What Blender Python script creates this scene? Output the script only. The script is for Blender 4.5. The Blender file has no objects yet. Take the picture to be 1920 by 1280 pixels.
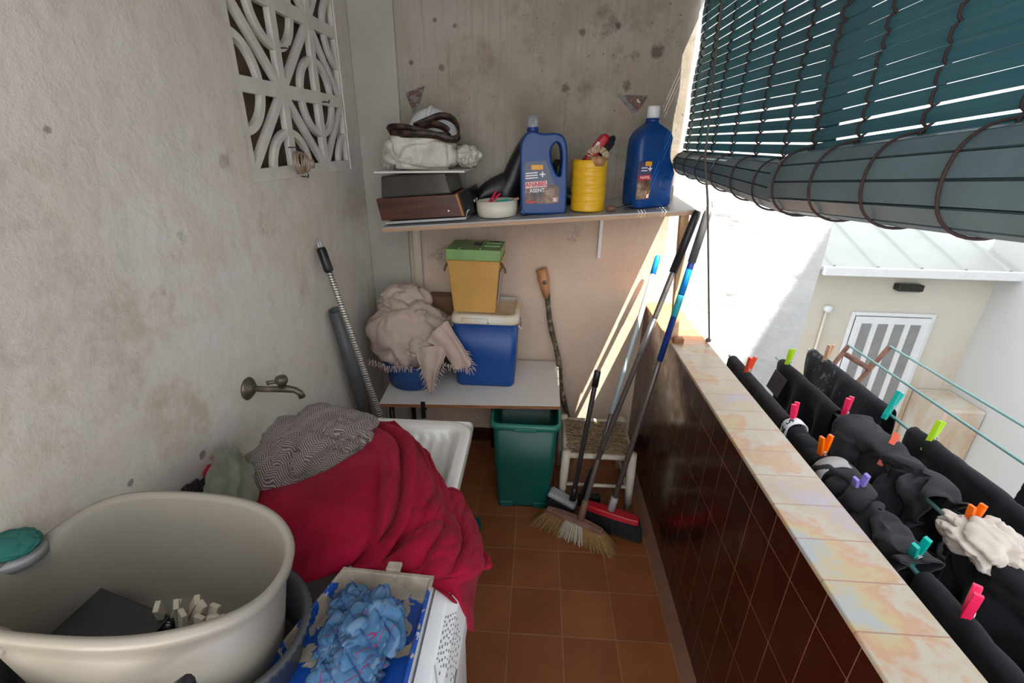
import bpy, bmesh, math, random
from mathutils import Vector, Matrix, Euler, noise
PI = math.pi
random.seed(7)
V = Vector
scene = bpy.context.scene
col = scene.collection

# ------------------------------------------------------------------ camera
F_PX, PITCH, YAW, ROLL, CAM_H = 882.85, .4033, -.0499, .0188, 1.7022
_f = V((math.sin(YAW) * math.cos(PITCH), math.cos(YAW) * math.cos(PITCH), -math.sin(PITCH)))
_r0 = V((math.cos(YAW), -math.sin(YAW), 0)); _u0 = _r0.cross(_f)
_r = math.cos(ROLL) * _r0 + math.sin(ROLL) * _u0
_u = -math.sin(ROLL) * _r0 + math.cos(ROLL) * _u0
CAM = V((0, 0, CAM_H))
cd = bpy.data.cameras.new('camera'); cam = bpy.data.objects.new('camera', cd); col.objects.link(cam)
m = Matrix((_r, _u, -_f)).transposed().to_4x4(); m.translation = CAM
cam.matrix_world = m
cd.sensor_width = 36; cd.lens = 36 * F_PX / 1920; cd.clip_start = .01; cd.clip_end = 200
scene.camera = cam

def at(x, y, axis, val):
    """point of the place seen at pixel (x, y) on the plane axis = val"""
    d = _f + (x - 960) / F_PX * _r - (y - 640) / F_PX * _u
    i = 'XYZ'.index(axis)
    return CAM + d * ((val - CAM[i]) / d[i])

# ------------------------------------------------------------------ light
w = bpy.data.worlds.new('world'); scene.world = w; w.use_nodes = True
bgn = w.node_tree.nodes['Background']
bgn.inputs[0].default_value = (.93, .96, 1.0, 1); bgn.inputs[1].default_value = 2.2
SUN_DIR = V((-1.0, 1.0, -2.9)).normalized()
sd = bpy.data.lights.new('sun', 'SUN'); so = bpy.data.objects.new('sun', sd); col.objects.link(so)
sd.energy = 14; sd.angle = .006; sd.color = (1, .93, .82)
so.rotation_euler = SUN_DIR.to_track_quat('-Z', 'Y').to_euler(); so.location = (3, -3, 9)
vs = scene.view_settings
vs.view_transform = 'Standard'; vs.look = 'None'; vs.gamma = 1; vs.use_curve_mapping = False
vs.exposure = 0.45

WX, BY, PX, PW, PZ = -.88, 2.45, .5925, .158, .916
# ------------------------------------------------------------------ materials
class NT:
    def __init__(s, name):
        s.m = bpy.data.materials.new(name); s.m.use_nodes = True
        s.t = s.m.node_tree; s.b = s.t.nodes['Principled BSDF']; s.out = s.t.nodes['Material Output']
        s._co = {}
    def n(s, t, **kw):
        x = s.t.nodes.new(t)
        for k, v in kw.items(): setattr(x, k, v)
        return x
    def l(s, a, b): s.t.links.new(a, b)
    def co(s, kind='Object', scale=(1, 1, 1), rot=(0, 0, 0), loc=(0, 0, 0)):
        tc = s.n('ShaderNodeTexCoord'); mp = s.n('ShaderNodeMapping')
        mp.inputs['Scale'].default_value = scale; mp.inputs['Rotation'].default_value = rot; mp.inputs['Location'].default_value = loc
        s.l(tc.outputs[kind], mp.inputs[0]); return mp.outputs[0]
    def noise(s, co, scale, detail=6, rough=.6, dist=0):
        x = s.n('ShaderNodeTexNoise'); s.l(co, x.inputs['Vector'])
        x.inputs['Scale'].default_value = scale; x.inputs['Detail'].default_value = detail
        x.inputs['Roughness'].default_value = rough; x.inputs['Distortion'].default_value = dist
        return x.outputs[0]
    def ramp(s, v, stops, interp='LINEAR'):
        x = s.n('ShaderNodeValToRGB'); s.l(v, x.inputs[0]); cr = x.color_ramp; cr.interpolation = interp
        while len(cr.elements) < len(stops): cr.elements.new(.5)
        for e, (p, c) in zip(cr.elements, stops):
            e.position = p; e.color = (*c, 1) if len(c) == 3 else c
        return x.outputs[0]
    def g(s, v, a, b, lo=0, hi=1):
        x = s.n('ShaderNodeMapRange'); s.l(v, x.inputs[0])
        x.inputs[1].default_value = a; x.inputs[2].default_value = b; x.inputs[3].default_value = lo; x.inputs[4].default_value = hi
        return x.outputs[0]
    def mix(s, f, a, b, mode='MIX'):
        x = s.n('ShaderNodeMix', data_type='RGBA', blend_type=mode)
        for k, v in ((0, f), (6, a), (7, b)):
            if hasattr(v, 'node'): s.l(v, x.inputs[k])
            elif isinstance(v, (int, float)): x.inputs[k].default_value = v
            else: x.inputs[k].default_value = (*v, 1)
        return x.outputs[2]
    def math(s, op, a, b=0.0, c=None):
        x = s.n('ShaderNodeMath', operation=op)
        for i, v in enumerate((a, b) if c is None else (a, b, c)):
            if hasattr(v, 'node'): s.l(v, x.inputs[i])
            else: x.inputs[i].default_value = v
        return x.outputs[0]
    def sep(s, co):
        x = s.n('ShaderNodeSeparateXYZ'); s.l(co, x.inputs[0]); return x.outputs
    def bump(s, h, st=.3, d=.005):
        x = s.n('ShaderNodeBump'); s.l(h, x.inputs['Height']); x.inputs['Strength'].default_value = st; x.inputs['Distance'].default_value = d
        s.l(x.outputs[0], s.b.inputs['Normal'])
    def stain(s, c, p, r, thr, cc):
        # blot of dirt around the point p of the wall, ragged through noise
        tc = s.co(); d = s.n('ShaderNodeVectorMath', operation='DISTANCE'); s.l(tc, d.inputs[0]); d.inputs[1].default_value = p
        f = s.g(d.outputs['Value'], r, r * .35, 0, .34)
        m = s.g(s.math('ADD', s.noise(tc, 10 if r > .1 else 30 if r > .03 else 60, 6, .75), f), thr + .18, thr + .38, 0, .66)
        return s.mix(s.math('MULTIPLY', m, s.math('GREATER_THAN', f, 0.001)), c, cc)
    def set(s, c=None, r=.6, metal=0, spec=None):
        if c is not None:
            if hasattr(c, 'node'): s.l(c, s.b.inputs['Base Color'])
            else: s.b.inputs['Base Color'].default_value = (*c, 1)
        if hasattr(r, 'node'): s.l(r, s.b.inputs['Roughness'])
        else: s.b.inputs['Roughness'].default_value = r
        s.b.inputs['Metallic'].default_value = metal
        if spec is not None: s.b.inputs['Specular IOR Level'].default_value = spec
        return s.m

def srgb(r, g, b):
    f = lambda c: (c / 255 / 12.92) if c <= 10 else ((c / 255 + .055) / 1.055) ** 2.4
    return (f(r), f(g), f(b))

def plain(name, c, r=.5, metal=0, var=.12, scale=12, bump=.0, bscale=60, spec=None):
    t = NT(name); co = t.co()
    nz = t.noise(co, scale)
    dk = tuple(x * (1 - var) for x in c); lt = tuple(min(1, x * (1 + var)) for x in c)
    cc = t.ramp(nz, [(.3, dk), (.7, lt)])
    if bump: t.bump(t.noise(co, bscale, 3), bump, .002)
    return t.set(cc, r, metal, spec)

def cloth_mat(name, c, var=.15, weave=260, bump=.25, r=.95, rib=None):
    t = NT(name); co = t.co()
    cc = t.ramp(t.noise(co, 9, 5), [(.3, tuple(x * (1 - var) for x in c)), (.7, tuple(min(1, x * (1 + var)) for x in c))])
    if rib:
        wv = t.n('ShaderNodeTexWave'); t.l(t.co('UV'), wv.inputs['Vector']); wv.inputs['Scale'].default_value = rib; wv.inputs['Distortion'].default_value = 1.2
        wv.inputs['Detail'].default_value = 1
        t.bump(wv.outputs[1], .7, .004)
    else:
        t.bump(t.noise(co, weave, 2), bump, .002)
    t.b.inputs['Sheen Weight'].default_value = .05
    return t.set(cc, r, 0, .2)

M = {}
def wall_left_mat():
    t = NT('whitewashed_plaster'); co = t.co()
    base = t.ramp(t.noise(co, 1.6, 5), [(.3, (.66, .61, .55)), (.7, (.78, .75, .71))])
    yel = t.g(t.noise(co, 3.1, 6, .7), .48, .70, 0, .7)
    c = t.mix(yel, base, (.62, .55, .42))
    gr = t.g(t.noise(t.co(loc=(3, 1, 5)), 5, 8, .75), .55, .70, 0, .55)
    c = t.mix(gr, c, (.45, .40, .34))
    v = t.n('ShaderNodeTexVoronoi'); t.l(t.co(), v.inputs['Vector']); v.inputs['Scale'].default_value = 11
    sp = t.math('LESS_THAN', t.math('ADD', v.outputs['Distance'], t.g(t.noise(co, 30), 0, 1, 0, .10)), .085)
    patch = t.math('GREATER_THAN', t.noise(t.co(loc=(9, 2, 1)), 4.5, 4), .62)
    c = t.mix(t.math('MULTIPLY', t.math('MULTIPLY', sp, patch), .7), c, (.16, .13, .10))
    fl = t.math('GREATER_THAN', t.noise(t.co(loc=(1, 7, 3)), 24, 3), .77)
    c = t.mix(t.math('MULTIPLY', fl, .6), c, (.30, .24, .19))
    for px, py, r, st_, cc in ((250, 610, .22, .58, (.55, .46, .33)), (330, 780, .20, .56, (.52, .42, .28)), (100, 420, .25, .62, (.50, .46, .40)), (380, 852, .014, .25, (.16, .10, .07)), (397, 858, .012, .3, (.42, .26, .22)), (245, 905, .010, .3, (.10, .08, .07)), (88, 242, .010, .3, (.20, .17, .14)), (345, 440, .05, .60, (.30, .26, .21)), (300, 560, .06, .62, (.35, .30, .24)), (420, 300, .05, .55, (.35, .31, .26)), (640, 900, .30, .6, (.40, .33, .25)), (500, 420, .12, .60, (.40, .35, .28)), (60, 790, .15, .60, (.52, .44, .33))):
        c = t.stain(c, at(px, py, 'X', WX), r, st_, cc)
    h = t.math('ADD', t.noise(co, 14, 8, .65), t.math('MULTIPLY', t.noise(co, 3, 3), 2))
    t.bump(h, .5, .012)
    return t.set(c, .85, 0, .2)
M['wall_left'] = wall_left_mat()

def wall_back_mat():
    t = NT('stained_rough_plaster'); co = t.co()
    st = t.noise(t.co(scale=(38, 38, 1.3)), 1.6, 6, .75)
    base = t.ramp(t.noise(co, 2.2, 6), [(.28, (.27, .225, .17)), (.5, (.38, .345, .29)), (.75, (.47, .445, .39))])
    c = t.mix(t.g(st, .50, .66, 0, .45), base, (.27, .22, .16))
    pk = t.g(t.noise(t.co(loc=(4, 4, 4)), 2.7, 4), .52, .68, 0, .4)
    c = t.mix(pk, c, (.42, .30, .23))
    mould = t.g(t.noise(t.co(loc=(2, 0, 6)), 6, 9, .8), .52, .66, 0, .8)
    zz = t.sep(co)[2]; hi = t.g(zz, 1.45, 1.9, .15, 1)
    area = t.math('MULTIPLY', hi, t.g(t.noise(t.co(loc=(5, 3, 2.4)), 1.9, 3), .40, .55, 0, 1))
    c = t.mix(t.g(zz, 1.42, 1.0, 0, .7), c, (.80, .61, .47))  # peach sunlight bounced off the tiles, painted into the lower wall
    c = t.mix(t.math('MULTIPLY', mould, area), c, (.20, .17, .13))
    v = t.n('ShaderNodeTexVoronoi'); t.l(t.co(), v.inputs['Vector']); v.inputs['Scale'].default_value = 26
    sp = t.math('LESS_THAN', t.math('ADD', v.outputs['Distance'], t.g(t.noise(co, 60), 0, 1, 0, .14)), .16)
    c = t.mix(t.math('MULTIPLY', t.math('MULTIPLY', sp, area), .85), c, (.07, .05, .04))
    for px, py, r, st_, cc in ((1130, 40, .17, .62, (.13, .11, .085)), (1165, 115, .13, .60, (.12, .10, .08)), (1090, 150, .13, .66, (.14, .10, .08)), (1232, 97, .035, .38, (.05, .035, .03)), (1092, 60, .020, .35, (.10, .06, .05)), (1160, 48, .02, .4, (.06, .04, .035)), (1190, 105, .05, .62, (.05, .04, .035)), (1175, 160, .045, .60, (.05, .04, .035)), (828, 127, .014, .2, (.13, .065, .04)), (771, 118, .013, .35, (.05, .035, .03)), (815, 38, .012, .35, (.09, .05, .04)), (853, 48, .012, .35, (.10, .05, .04)), (880, 120, .30, .64, (.26, .18, .13)), (980, 60, .25, .62, (.22, .18, .13)), (1090, 310, .06, .60, (.14, .12, .10)), (830, 480, .12, .55, (.14, .11, .08)), (1075, 440, .10, .63, (.22, .16, .11)), (1060, 165, .03, .45, (.10, .05, .045))):
        c = t.stain(c, at(px, py, 'Y', BY), r, st_, cc)
    h = t.math('ADD', t.noise(t.co(scale=(60, 60, 3)), 2, 6, .7), t.noise(co, 18, 6))
    t.bump(h, .45, .008)
    return t.set(c, .9, 0, .15)
M['wall_back'] = wall_back_mat()

def white_rough():
    t = NT('white_lime_render'); co = t.co()
    c = t.ramp(t.noise(co, 4, 8), [(.3, (.50, .52, .54)), (.7, (.62, .62, .61))])
    h = t.math('ADD', t.noise(co, 9, 8, .6), t.math('MULTIPLY', t.noise(t.co(scale=(1, 1, 2)), 3, 3), 2.5))
    t.bump(h, .4, .02)
    return t.set(c, .9, 0, .1)
M['white_rough'] = white_rough()
M['corner_plaster'] = plain('grey_corner_plaster', (.43, .40, .355), .9, var=.12, scale=4, bump=.3, bscale=25)

def cream_wall():
    t = NT('cream_render'); co = t.co()
    c = t.ramp(t.noise(co, .8, 5), [(.3, (.46, .43, .36)), (.7, (.52, .50, .44))])
    z = t.sep(co)[2]
    low = t.g(z, -1.1, -.1, .75, 0)
    mk = t.g(t.noise(t.co(scale=(2.5, 2.5, .8)), 1.5, 7, .7), .42, .62, 0, 1)
    c = t.mix(t.math('MULTIPLY', low, mk), c, (.42, .27, .15))
    t.bump(t.noise(co, 20, 6), .3, .01)
    return t.set(c, .9, 0, .1)
M['cream'] = cream_wall()

def floor_mat():
    t = NT('terracotta_floor_tile')
    br = t.n('ShaderNodeTexBrick'); br.offset = 0; br.squash = 1
    t.l(t.co(loc=(.0512 + 2, -1.797 + 4, 0)), br.inputs['Vector'])
    i = br.inputs; i['Scale'].default_value = 1; i['Brick Width'].default_value = .2; i['Row Height'].default_value = .2
    i['Mortar Size'].default_value = .0022; i['Mortar Smooth'].default_value = .2; i['Bias'].default_value = 0
    i['Color1'].default_value = (.215, .068, .021, 1); i['Color2'].default_value = (.275, .098, .032, 1); i['Mortar'].default_value = (.28, .165, .095, 1)
    co = t.co()
    c = t.mix(t.g(t.noise(co, 6, 6), .35, .75, 0, .5), br.outputs[0], (.12, .032, .012))
    wh = t.g(t.noise(t.co(loc=(1, 1, 1)), 16, 8, .8), .66, .74, 0, .5)
    c = t.mix(wh, c, (.38, .26, .19))
    sp = t.math('GREATER_THAN', t.noise(t.co(loc=(7, 1, 1)), 32, 3), .78)
    c = t.mix(sp, c, (.08, .02, .02))
    t.bump(t.math('SUBTRACT', t.noise(co, 9, 4), t.math('MULTIPLY', br.outputs[1], 1.2)), .3, .004)
    r = t.g(t.noise(co, 7, 5), .3, .7, .35, .6)
    return t.set(c, r, 0, .4)
M['floor'] = floor_mat()

def dark_tile():
    t = NT('dark_red_glazed_tile')
    br = t.n('ShaderNodeTexBrick'); br.offset = 0
    tc = t.co()
    sx = t.sep(tc); cb = t.n('ShaderNodeCombineXYZ')
    t.l(t.math('ADD', sx[1], 5 * .1067 - .795 + .1067 * 30), cb.inputs[0]); t.l(t.math('ADD', sx[2], .21 * 9 - .6), cb.inputs[1])
    t.l(cb.outputs[0], br.inputs['Vector'])
    i = br.inputs; i['Scale'].default_value = 1; i['Brick Width'].default_value = .1067; i['Row Height'].default_value = .21
    i['Mortar Size'].default_value = .0011; i['Mortar Smooth'].default_value = .1
    i['Color1'].default_value = (.022, .0035, .0025, 1); i['Color2'].default_value = (.032, .005, .003, 1); i['Mortar'].default_value = (.22, .10, .07, 1)
    c = t.mix(t.g(t.noise(tc, 8, 5), .4, .7, 0, .6), br.outputs[0], (.045, .010, .005))
    mo = t.math('MULTIPLY', br.outputs[1], t.g(t.noise(tc, 12, 3), .35, .6, .15, 1))
    c = t.mix(mo, c, (.24, .12, .08)); 
    t.bump(t.math('SUBTRACT', t.math('MULTIPLY', t.noise(tc, 5, 3), .8), br.outputs[1]), .35, .004)
    return t.set(c, t.g(t.noise(tc, 14, 4), .3, .7, .12, .3), 0, .45)
M['dark_tile'] = dark_tile()

def cap_tile():
    t = NT('mottled_glazed_cap_tile')
    tc = t.co(); sx = t.sep(tc)
    br = t.n('ShaderNodeTexBrick'); br.offset = 0
    cb = t.n('ShaderNodeCombineXYZ')
    t.l(t.math('ADD', sx[1], 30 * .1067 - 1.772), cb.inputs[0]); t.l(t.math('ADD', sx[0], .4), cb.inputs[1])
    t.l(cb.outputs[0], br.inputs['Vector'])
    i = br.inputs; i['Scale'].default_value = 1; i['Brick Width'].default_value = .1067; i['Row Height'].default_value = 4
    i['Mortar Size'].default_value = .0016; i['Mortar'].default_value = (.30, .16, .12, 1)
    i['Color1'].default_value = (1, 1, 1, 1); i['Color2'].default_value = (1, 1, 1, 1)
    pastel = t.ramp(t.noise(tc, 3.6, 5, .62, .15), [(.32, (.34, .31, .39)), (.42, (.40, .31, .21)), (.48, (.41, .38, .31)), (.53, (.43, .25, .15)), (.58, (.43, .33, .17)), (.64, (.31, .35, .36)), (.72, (.38, .35, .41))])
    rust_or_sunlit = t.ramp(t.noise(t.co(scale=(1, 6, 1)), 3, 4), [(.35, (.62, .16, .06)), (.5, (.72, .27, .10)), (.7, (.75, .38, .12))])
    c = t.mix(t.g(sx[1], 1.86, 1.95, 0, 1), pastel, rust_or_sunlit)  # painted light: sunlit orange past the sun edge, lilac sky reflection nearer
    vein = t.g(t.noise(t.co(scale=(1, 1.6, 1)), 24, 8, .75, 1.5), .58, .68, 0, .35)
    c = t.mix(vein, c, (.52, .25, .17))
    c = t.mix(br.outputs[1], c, (.30, .16, .12))
    t.bump(t.math('SUBTRACT', t.noise(tc, 25, 5), t.math('MULTIPLY', br.outputs[1], 3)), .25, .003)
    return t.set(c, t.g(t.noise(tc, 20, 4), .3, .7, .25, .42), 0, .5)
M['cap_tile'] = cap_tile()

def slat_mat(name, c1, c2):
    t = NT(name); co = t.co()
    c = t.ramp(t.noise(t.co(scale=(1, .6, 30)), 3, 3), [(.3, c1), (.7, c2)])
    t.set(c, .38, 0, .4)
    tr = t.n('ShaderNodeBsdfTranslucent'); tr.inputs[0].default_value = (.06, .42, .46, 1)
    mx = t.n('ShaderNodeMixShader'); mx.inputs[0].default_value = .20
    t.l(t.b.outputs[0], mx.inputs[1]); t.l(tr.outputs[0], mx.inputs[2]); t.l(mx.outputs[0], t.out.inputs[0])
    return t.m
M['slat'] = slat_mat('teal_plastic_slat', (.040, .125, .170), (.060, .170, .215))
M['roll'] = plain('lit_teal_plastic_slat', (.105, .165, .195), .42, var=.2, scale=4)  # slat plastic coloured greyer and brighter, bright light painted in
M['cord'] = plain('brown_cord', (.030, .017, .017), .8)
M['rope'] = plain('grey_rope', (.10, .085, .07), .9)
M['white_frame'] = plain('white_paint', (.60, .61, .62), .45, var=.05)
M['white_block'] = plain('white_painted_concrete', (.70, .67, .62), .85, var=.10, bump=.4)
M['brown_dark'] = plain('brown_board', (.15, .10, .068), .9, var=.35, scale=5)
M['steel_dark'] = plain('dark_steel', (.03, .028, .026), .4, .6)
M['glass_strip'] = plain('grey_frosted_glass', (.20, .20, .20), .25, var=.1)
M['roof'] = plain('white_metal_roofing', (.345, .36, .345), .5, var=.06, scale=3)
M['ground'] = plain('grey_patio_concrete', (.45, .42, .38), .9, var=.2, scale=2)
M['facade'] = plain('pale_facade', (.48, .48, .47), .9, var=.05, scale=.6)
M['facade_warm'] = plain('warm_facade', (.74, .70, .62), .9, var=.06, scale=.6)
M['rust_or_sunlit'] = plain('rusty_iron', (.22, .11, .08), .75, .2, var=.4, scale=30, bump=.3)
M['line'] = plain('teal_coated_wire', (.16, .38, .38), .35, var=.1)

def brass():
    t = NT('tarnished_brass'); co = t.co()
    c = t.ramp(t.noise(co, 22, 6), [(.35, (.085, .10, .070)), (.6, (.17, .14, .11)), (.8, (.30, .26, .21))])
    return t.set(c, .45, .7)
M['brass'] = brass()
M['ceramic'] = plain('white_enamel_ceramic', (.74, .73, .70), .18, var=.05, scale=5, spec=.6)
M['machine'] = plain('white_enamel', (.76, .78, .80), .3, var=.03)
M['grey_plastic'] = plain('grey_plastic', (.33, .34, .35), .4, var=.1)
M['dark_glass'] = plain('smoked_door_plastic', (.10, .09, .09), .15, var=.2)
M['ink'] = plain('grey_print', (.12, .12, .13), .7)
M['bucket'] = plain('beige_grey_plastic', (.255, .235, .200), .38, var=.05, scale=6, spec=.4)
M['tub'] = plain('charcoal_grey_plastic', (.055, .058, .065), .4, var=.12)
M['black_plastic'] = plain('black_plastic', (.012, .013, .015), .35, var=.3)
M['peg_beige'] = plain('beige_plastic', (.52, .48, .40), .5)
M['blue_plastic'] = plain('blue_plastic', (.008, .075, .30), .35, var=.08)
M['cooler_blue'] = plain('cooler_blue_plastic', (.003, .060, .27), .38, var=.06, scale=4)
def lid_m():
    t = NT('yellowed_white_plastic'); co = t.co()
    c = t.mix(t.g(t.noise(co, 7, 6), .42, .62), (.70, .68, .62), (.60, .47, .27)); return t.set(c, .5)
M['lid'] = lid_m()
def ybox_m():
    t = NT('scuffed_yellow_plastic'); co = t.co()
    c = t.ramp(t.noise(co, 5, 5), [(.3, (.50, .27, .065)), (.7, (.60, .35, .10))])
    c = t.mix(t.g(t.noise(t.co(loc=(3, 3, 3)), 16, 7, .8), .62, .68, 0, .8), c, (.38, .19, .06))
    return t.set(c, .45)
M['ybox'] = ybox_m()
M['green_lid'] = plain('green_plastic', (.19, .33, .12), .45, var=.12)
M['bin'] = plain('teal_green_plastic', (.002, .085, .066), .42, var=.1, scale=4)
M['bin_rim'] = plain('light_teal_plastic', (.015, .16, .125), .4, var=.1)
def board_m():
    t = NT('white_laminate'); co = t.co()
    c = t.mix(t.g(t.noise(co, 40, 5, .8), .70, .74), (.66, .64, .60), (.3, .22, .16)); return t.set(c, .4)
M['laminate'] = board_m()
M['shelf_top'] = plain('grey_laminate', (.38, .38, .38), .3, var=.05)
def wood(name, a, b, scale=3, stretch=(1, 12, 12), r=.5):
    t = NT(name); c = t.ramp(t.noise(t.co(scale=stretch), scale, 5, .6, .4), [(.3, a), (.7, b)])
    t.bump(t.noise(t.co(scale=stretch), scale * 4, 3), .15, .002); return t.set(c, r)
M['chip'] = wood('raw_chipboard_edge', (.16, .055, .02), (.36, .17, .08), 6, (2, 2, 20))
M['shelf_edge'] = wood('pale_wood_edge', (.36, .22, .13), (.50, .33, .21), 3)
M['pine'] = wood('pine_batten', (.42, .24, .12), (.60, .38, .21), 3, (14, 14, 1))
M['painted_batten'] = wood('dirty_painted_batten', (.50, .42, .32), (.64, .58, .48), 3, (14, 14, 1))
M['walnut'] = wood('walnut_veneer', (.040, .012, .007), (.105, .032, .016), 3, (1, 9, 12), .3)
M['orange_wood'] = wood('orange_wood_edge', (.30, .10, .03), (.42, .17, .06), 3)
M['smoke'] = plain('smoked_acrylic', (.045, .042, .040), .15, var=.2)
def film():
    t = NT('crumpled_polythene'); co = t.co()
    c = t.ramp(t.noise(co, 14, 5), [(.3, (.55, .51, .43)), (.7, (.76, .73, .66))])
    t.bump(t.noise(co, 22, 5, .6, 1.5), .8, .01)
    t.b.inputs['Transmission Weight'].default_value = .15
    return t.set(c, .22, 0, .6)
M['film'] = film()
M['helmet'] = plain('white_helmet_plastic', (.72, .74, .76), .3, var=.04)
def belt():
    t = NT('brown_woven_strap')
    ck = t.n('ShaderNodeTexChecker'); t.l(t.co('UV'), ck.inputs[0]); ck.inputs[1].default_value = (.008, .006, .005, 1); ck.inputs[2].default_value = (.055, .022, .013, 1); ck.inputs[3].default_value = 16
    return t.set(ck.outputs[0], .5)
M['belt'] = belt()
M['leather'] = plain('black_leather', (.010, .010, .012), .35, var=.4, scale=18, bump=.3)
M['maroon'] = plain('dark_maroon_fabric', (.055, .012, .012), .8)
M['bottle'] = plain('royal_blue_plastic', (.003, .047, .20), .34, var=.05, scale=4, spec=.4)
M['cap'] = plain('white_cap_plastic', (.74, .76, .80), .4)
def clear():
    t = NT('clear_plastic_cap'); t.b.inputs['Transmission Weight'].default_value = .75; return t.set((.8, .84, .9), .15)
M['clear'] = clear()
def label_m():
    t = NT('printed_bottle_label'); co = t.co(); s = t.sep(co)
    dark = (.055, .060, .13)
    c = t.ramp(t.noise(t.co(loc=(.3, 0, .2)), 24, 5, .6), [(.35, (.015, .010, .010)), (.5, (.13, .055, .02)), (.62, (.26, .16, .09)), (.72, (.4, .36, .34))])
    c = t.mix(t.math('GREATER_THAN', s[2], .125), c, dark)
    return t.set(c, .3)
M['label'] = label_m()
M['orange_tag'] = plain('orange_label_tag', (.75, .36, .02), .4)
M['red_ink'] = plain('red_ink', (.55, .008, .02), .4)
M['pink_ink'] = plain('pale_pink_print', (.75, .5, .5), .4)
M['white_ink'] = plain('white_ink', (.75, .77, .82), .4)
M['can'] = plain('yellow_plastic', (.74, .43, .012), .38, var=.06)
M['red_plastic'] = plain('red_plastic', (.42, .008, .02), .35)
M['bristle'] = plain('pale_bristle', (.50, .40, .26), .9, var=.3, scale=80)
M['dark_bristle'] = plain('dark_bristle', (.008, .008, .012), .9, var=.4, scale=80)
M['ivory'] = plain('ivory_plastic', (.66, .63, .54), .35, var=.03)
M['wood_dark'] = plain('dark_wood_handle', (.16, .08, .05), .6)
def mirror():
    t = NT('broken_tile_fragment'); co = t.co()
    c = t.ramp(t.noise(co, 17, 3), [(.40, (.15, .15, .15)), (.47, (.10, .035, .02)), (.55, (.20, .08, .04)), (.62, (.62, .60, .56))], 'CONSTANT')
    return t.set(c, .4)
M['fragment'] = mirror()
M['cardboard'] = plain('brown_cardboard', (.20, .11, .06), .9)
M['beige_cloth'] = cloth_mat('beige_cotton', (.50, .395, .34), .1, 240, .35)
M['throw'] = cloth_mat('crimson_ribbed_cotton', (.30, .004, .030), .12, rib=None, bump=.3)
def throw_m():
    t = NT('crimson_ribbed_throw'); co = t.co()
    c = t.ramp(t.noise(co, 8, 5), [(.3, (.20, .0015, .014)), (.7, (.33, .004, .034))])
    uv = t.sep(t.co('UV'))
    zz = t.math('PINGPONG', t.math('MULTIPLY', uv[0], 1), .02)
    ribs = t.math('SINE', t.math('MULTIPLY', t.math('ADD', uv[1], t.math('MULTIPLY', zz, .9)), 640))
    area = t.g(t.noise(t.co('UV'), 4.2, 2), .42, .56, .08, 1)
    t.bump(t.math('ADD', t.math('MULTIPLY', ribs, area), t.noise(co, 220, 2)), .32, .0016)
    t.b.inputs['Sheen Weight'].default_value = .04
    return t.set(c, .9, 0, .2)
M['throw'] = throw_m()
def herring():
    t = NT('grey_herringbone_towel'); co = t.co(rot=(.0, .5, .5)); s = t.sep(co)
    zz = t.math('PINGPONG', s[0], .016)
    st = t.math('SINE', t.math('MULTIPLY', t.math('ADD', s[1], t.math('MULTIPLY', zz, .9)), 950))
    c = t.mix(t.g(st, -.35, .35), (.085, .068, .065), (.32, .27, .25))
    c = t.mix(t.g(t.noise(co, 6, 4), .3, .7, 0, .3), c, (.18, .15, .14))
    t.bump(t.math('ADD', st, t.noise(co, 150, 2)), .5, .003)
    t.b.inputs['Sheen Weight'].default_value = .2
    return t.set(c, .95, 0, .1)
M['herring'] = herring()
M['sage'] = cloth_mat('grey_green_cloth', (.17, .18, .135), .25, 160, .4)
M['lace'] = cloth_mat('black_lace', (.015, .012, .014), .3)
M['red_cloth'] = cloth_mat('red_cloth', (.30, .008, .03), .1)
def plaid():
    t = NT('blue_plaid_cotton'); co = t.co(rot=(.3, .5, .9)); s = t.sep(co)
    c = t.ramp(t.noise(co, 14, 4), [(.3, (.030, .085, .17)), (.7, (.075, .17, .31))])
    for k, (p, wd, cc) in enumerate([(.034, .05, (.20, .03, .10)), (.034, .16, (.035, .08, .20)), (.034, .30, (.10, .17, .28))]):
        ph = t.math('FRACT', t.math('ADD', t.math('DIVIDE', s[k % 2], p), .3 * k))
        c = t.mix(t.math('LESS_THAN', t.math('ABSOLUTE', t.math('SUBTRACT', ph, .5)), wd * .35), c, cc)
    t.bump(t.noise(co, 200, 2), .3, .002)
    return t.set(c, .9, 0, .1)
M['plaid'] = plaid()
def paint_tray():
    t = NT('paint_spattered_blue_plastic'); co = t.co()
    a = t.math('GREATER_THAN', t.noise(t.co(scale=(1, 1.3, 1), loc=(.15, .3, 0)), 11, 4, .5, 1.2), .53)
    sy = t.sep(co)[1]
    a = t.math('MULTIPLY', a, t.math('GREATER_THAN', sy, .50))
    far = t.math('GREATER_THAN', t.math('ADD', sy, t.g(t.noise(co, 14, 3), .3, .7, -.025, .025)), .648)
    a = t.math('MAXIMUM', a, far)
    fine = t.math('GREATER_THAN', t.noise(t.co(scale=(1, .45, 1)), 60, 4, .7), .64)
    base = t.ramp(t.noise(co, 8, 4), [(.3, (.004, .040, .24)), (.7, (.008, .075, .38))])
    c = t.mix(a, base, t.ramp(t.noise(co, 22, 5), [(.3, (.24, .20, .15)), (.7, (.44, .39, .32))]))
    c = t.mix(t.math('MULTIPLY', fine, .8), c, (.50, .55, .62))
    return t.set(c, .4)
M['tray'] = paint_tray()
M['black_cloth'] = cloth_mat('black_jersey', (.014, .015, .019), .3, 200, .3)
M['char_cloth'] = cloth_mat('charcoal_ribbed_jersey', (.030, .026, .029), .3, rib=10)
M['grey_black'] = cloth_mat('washed_black_cotton', (.030, .031, .037), .3, 120, .4)
M['navy_cloth'] = cloth_mat('blue_black_denim', (.012, .016, .026), .3, 300, .3)
M['light_cloth'] = cloth_mat('off_white_cotton', (.58, .52, .47), .1)
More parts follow.
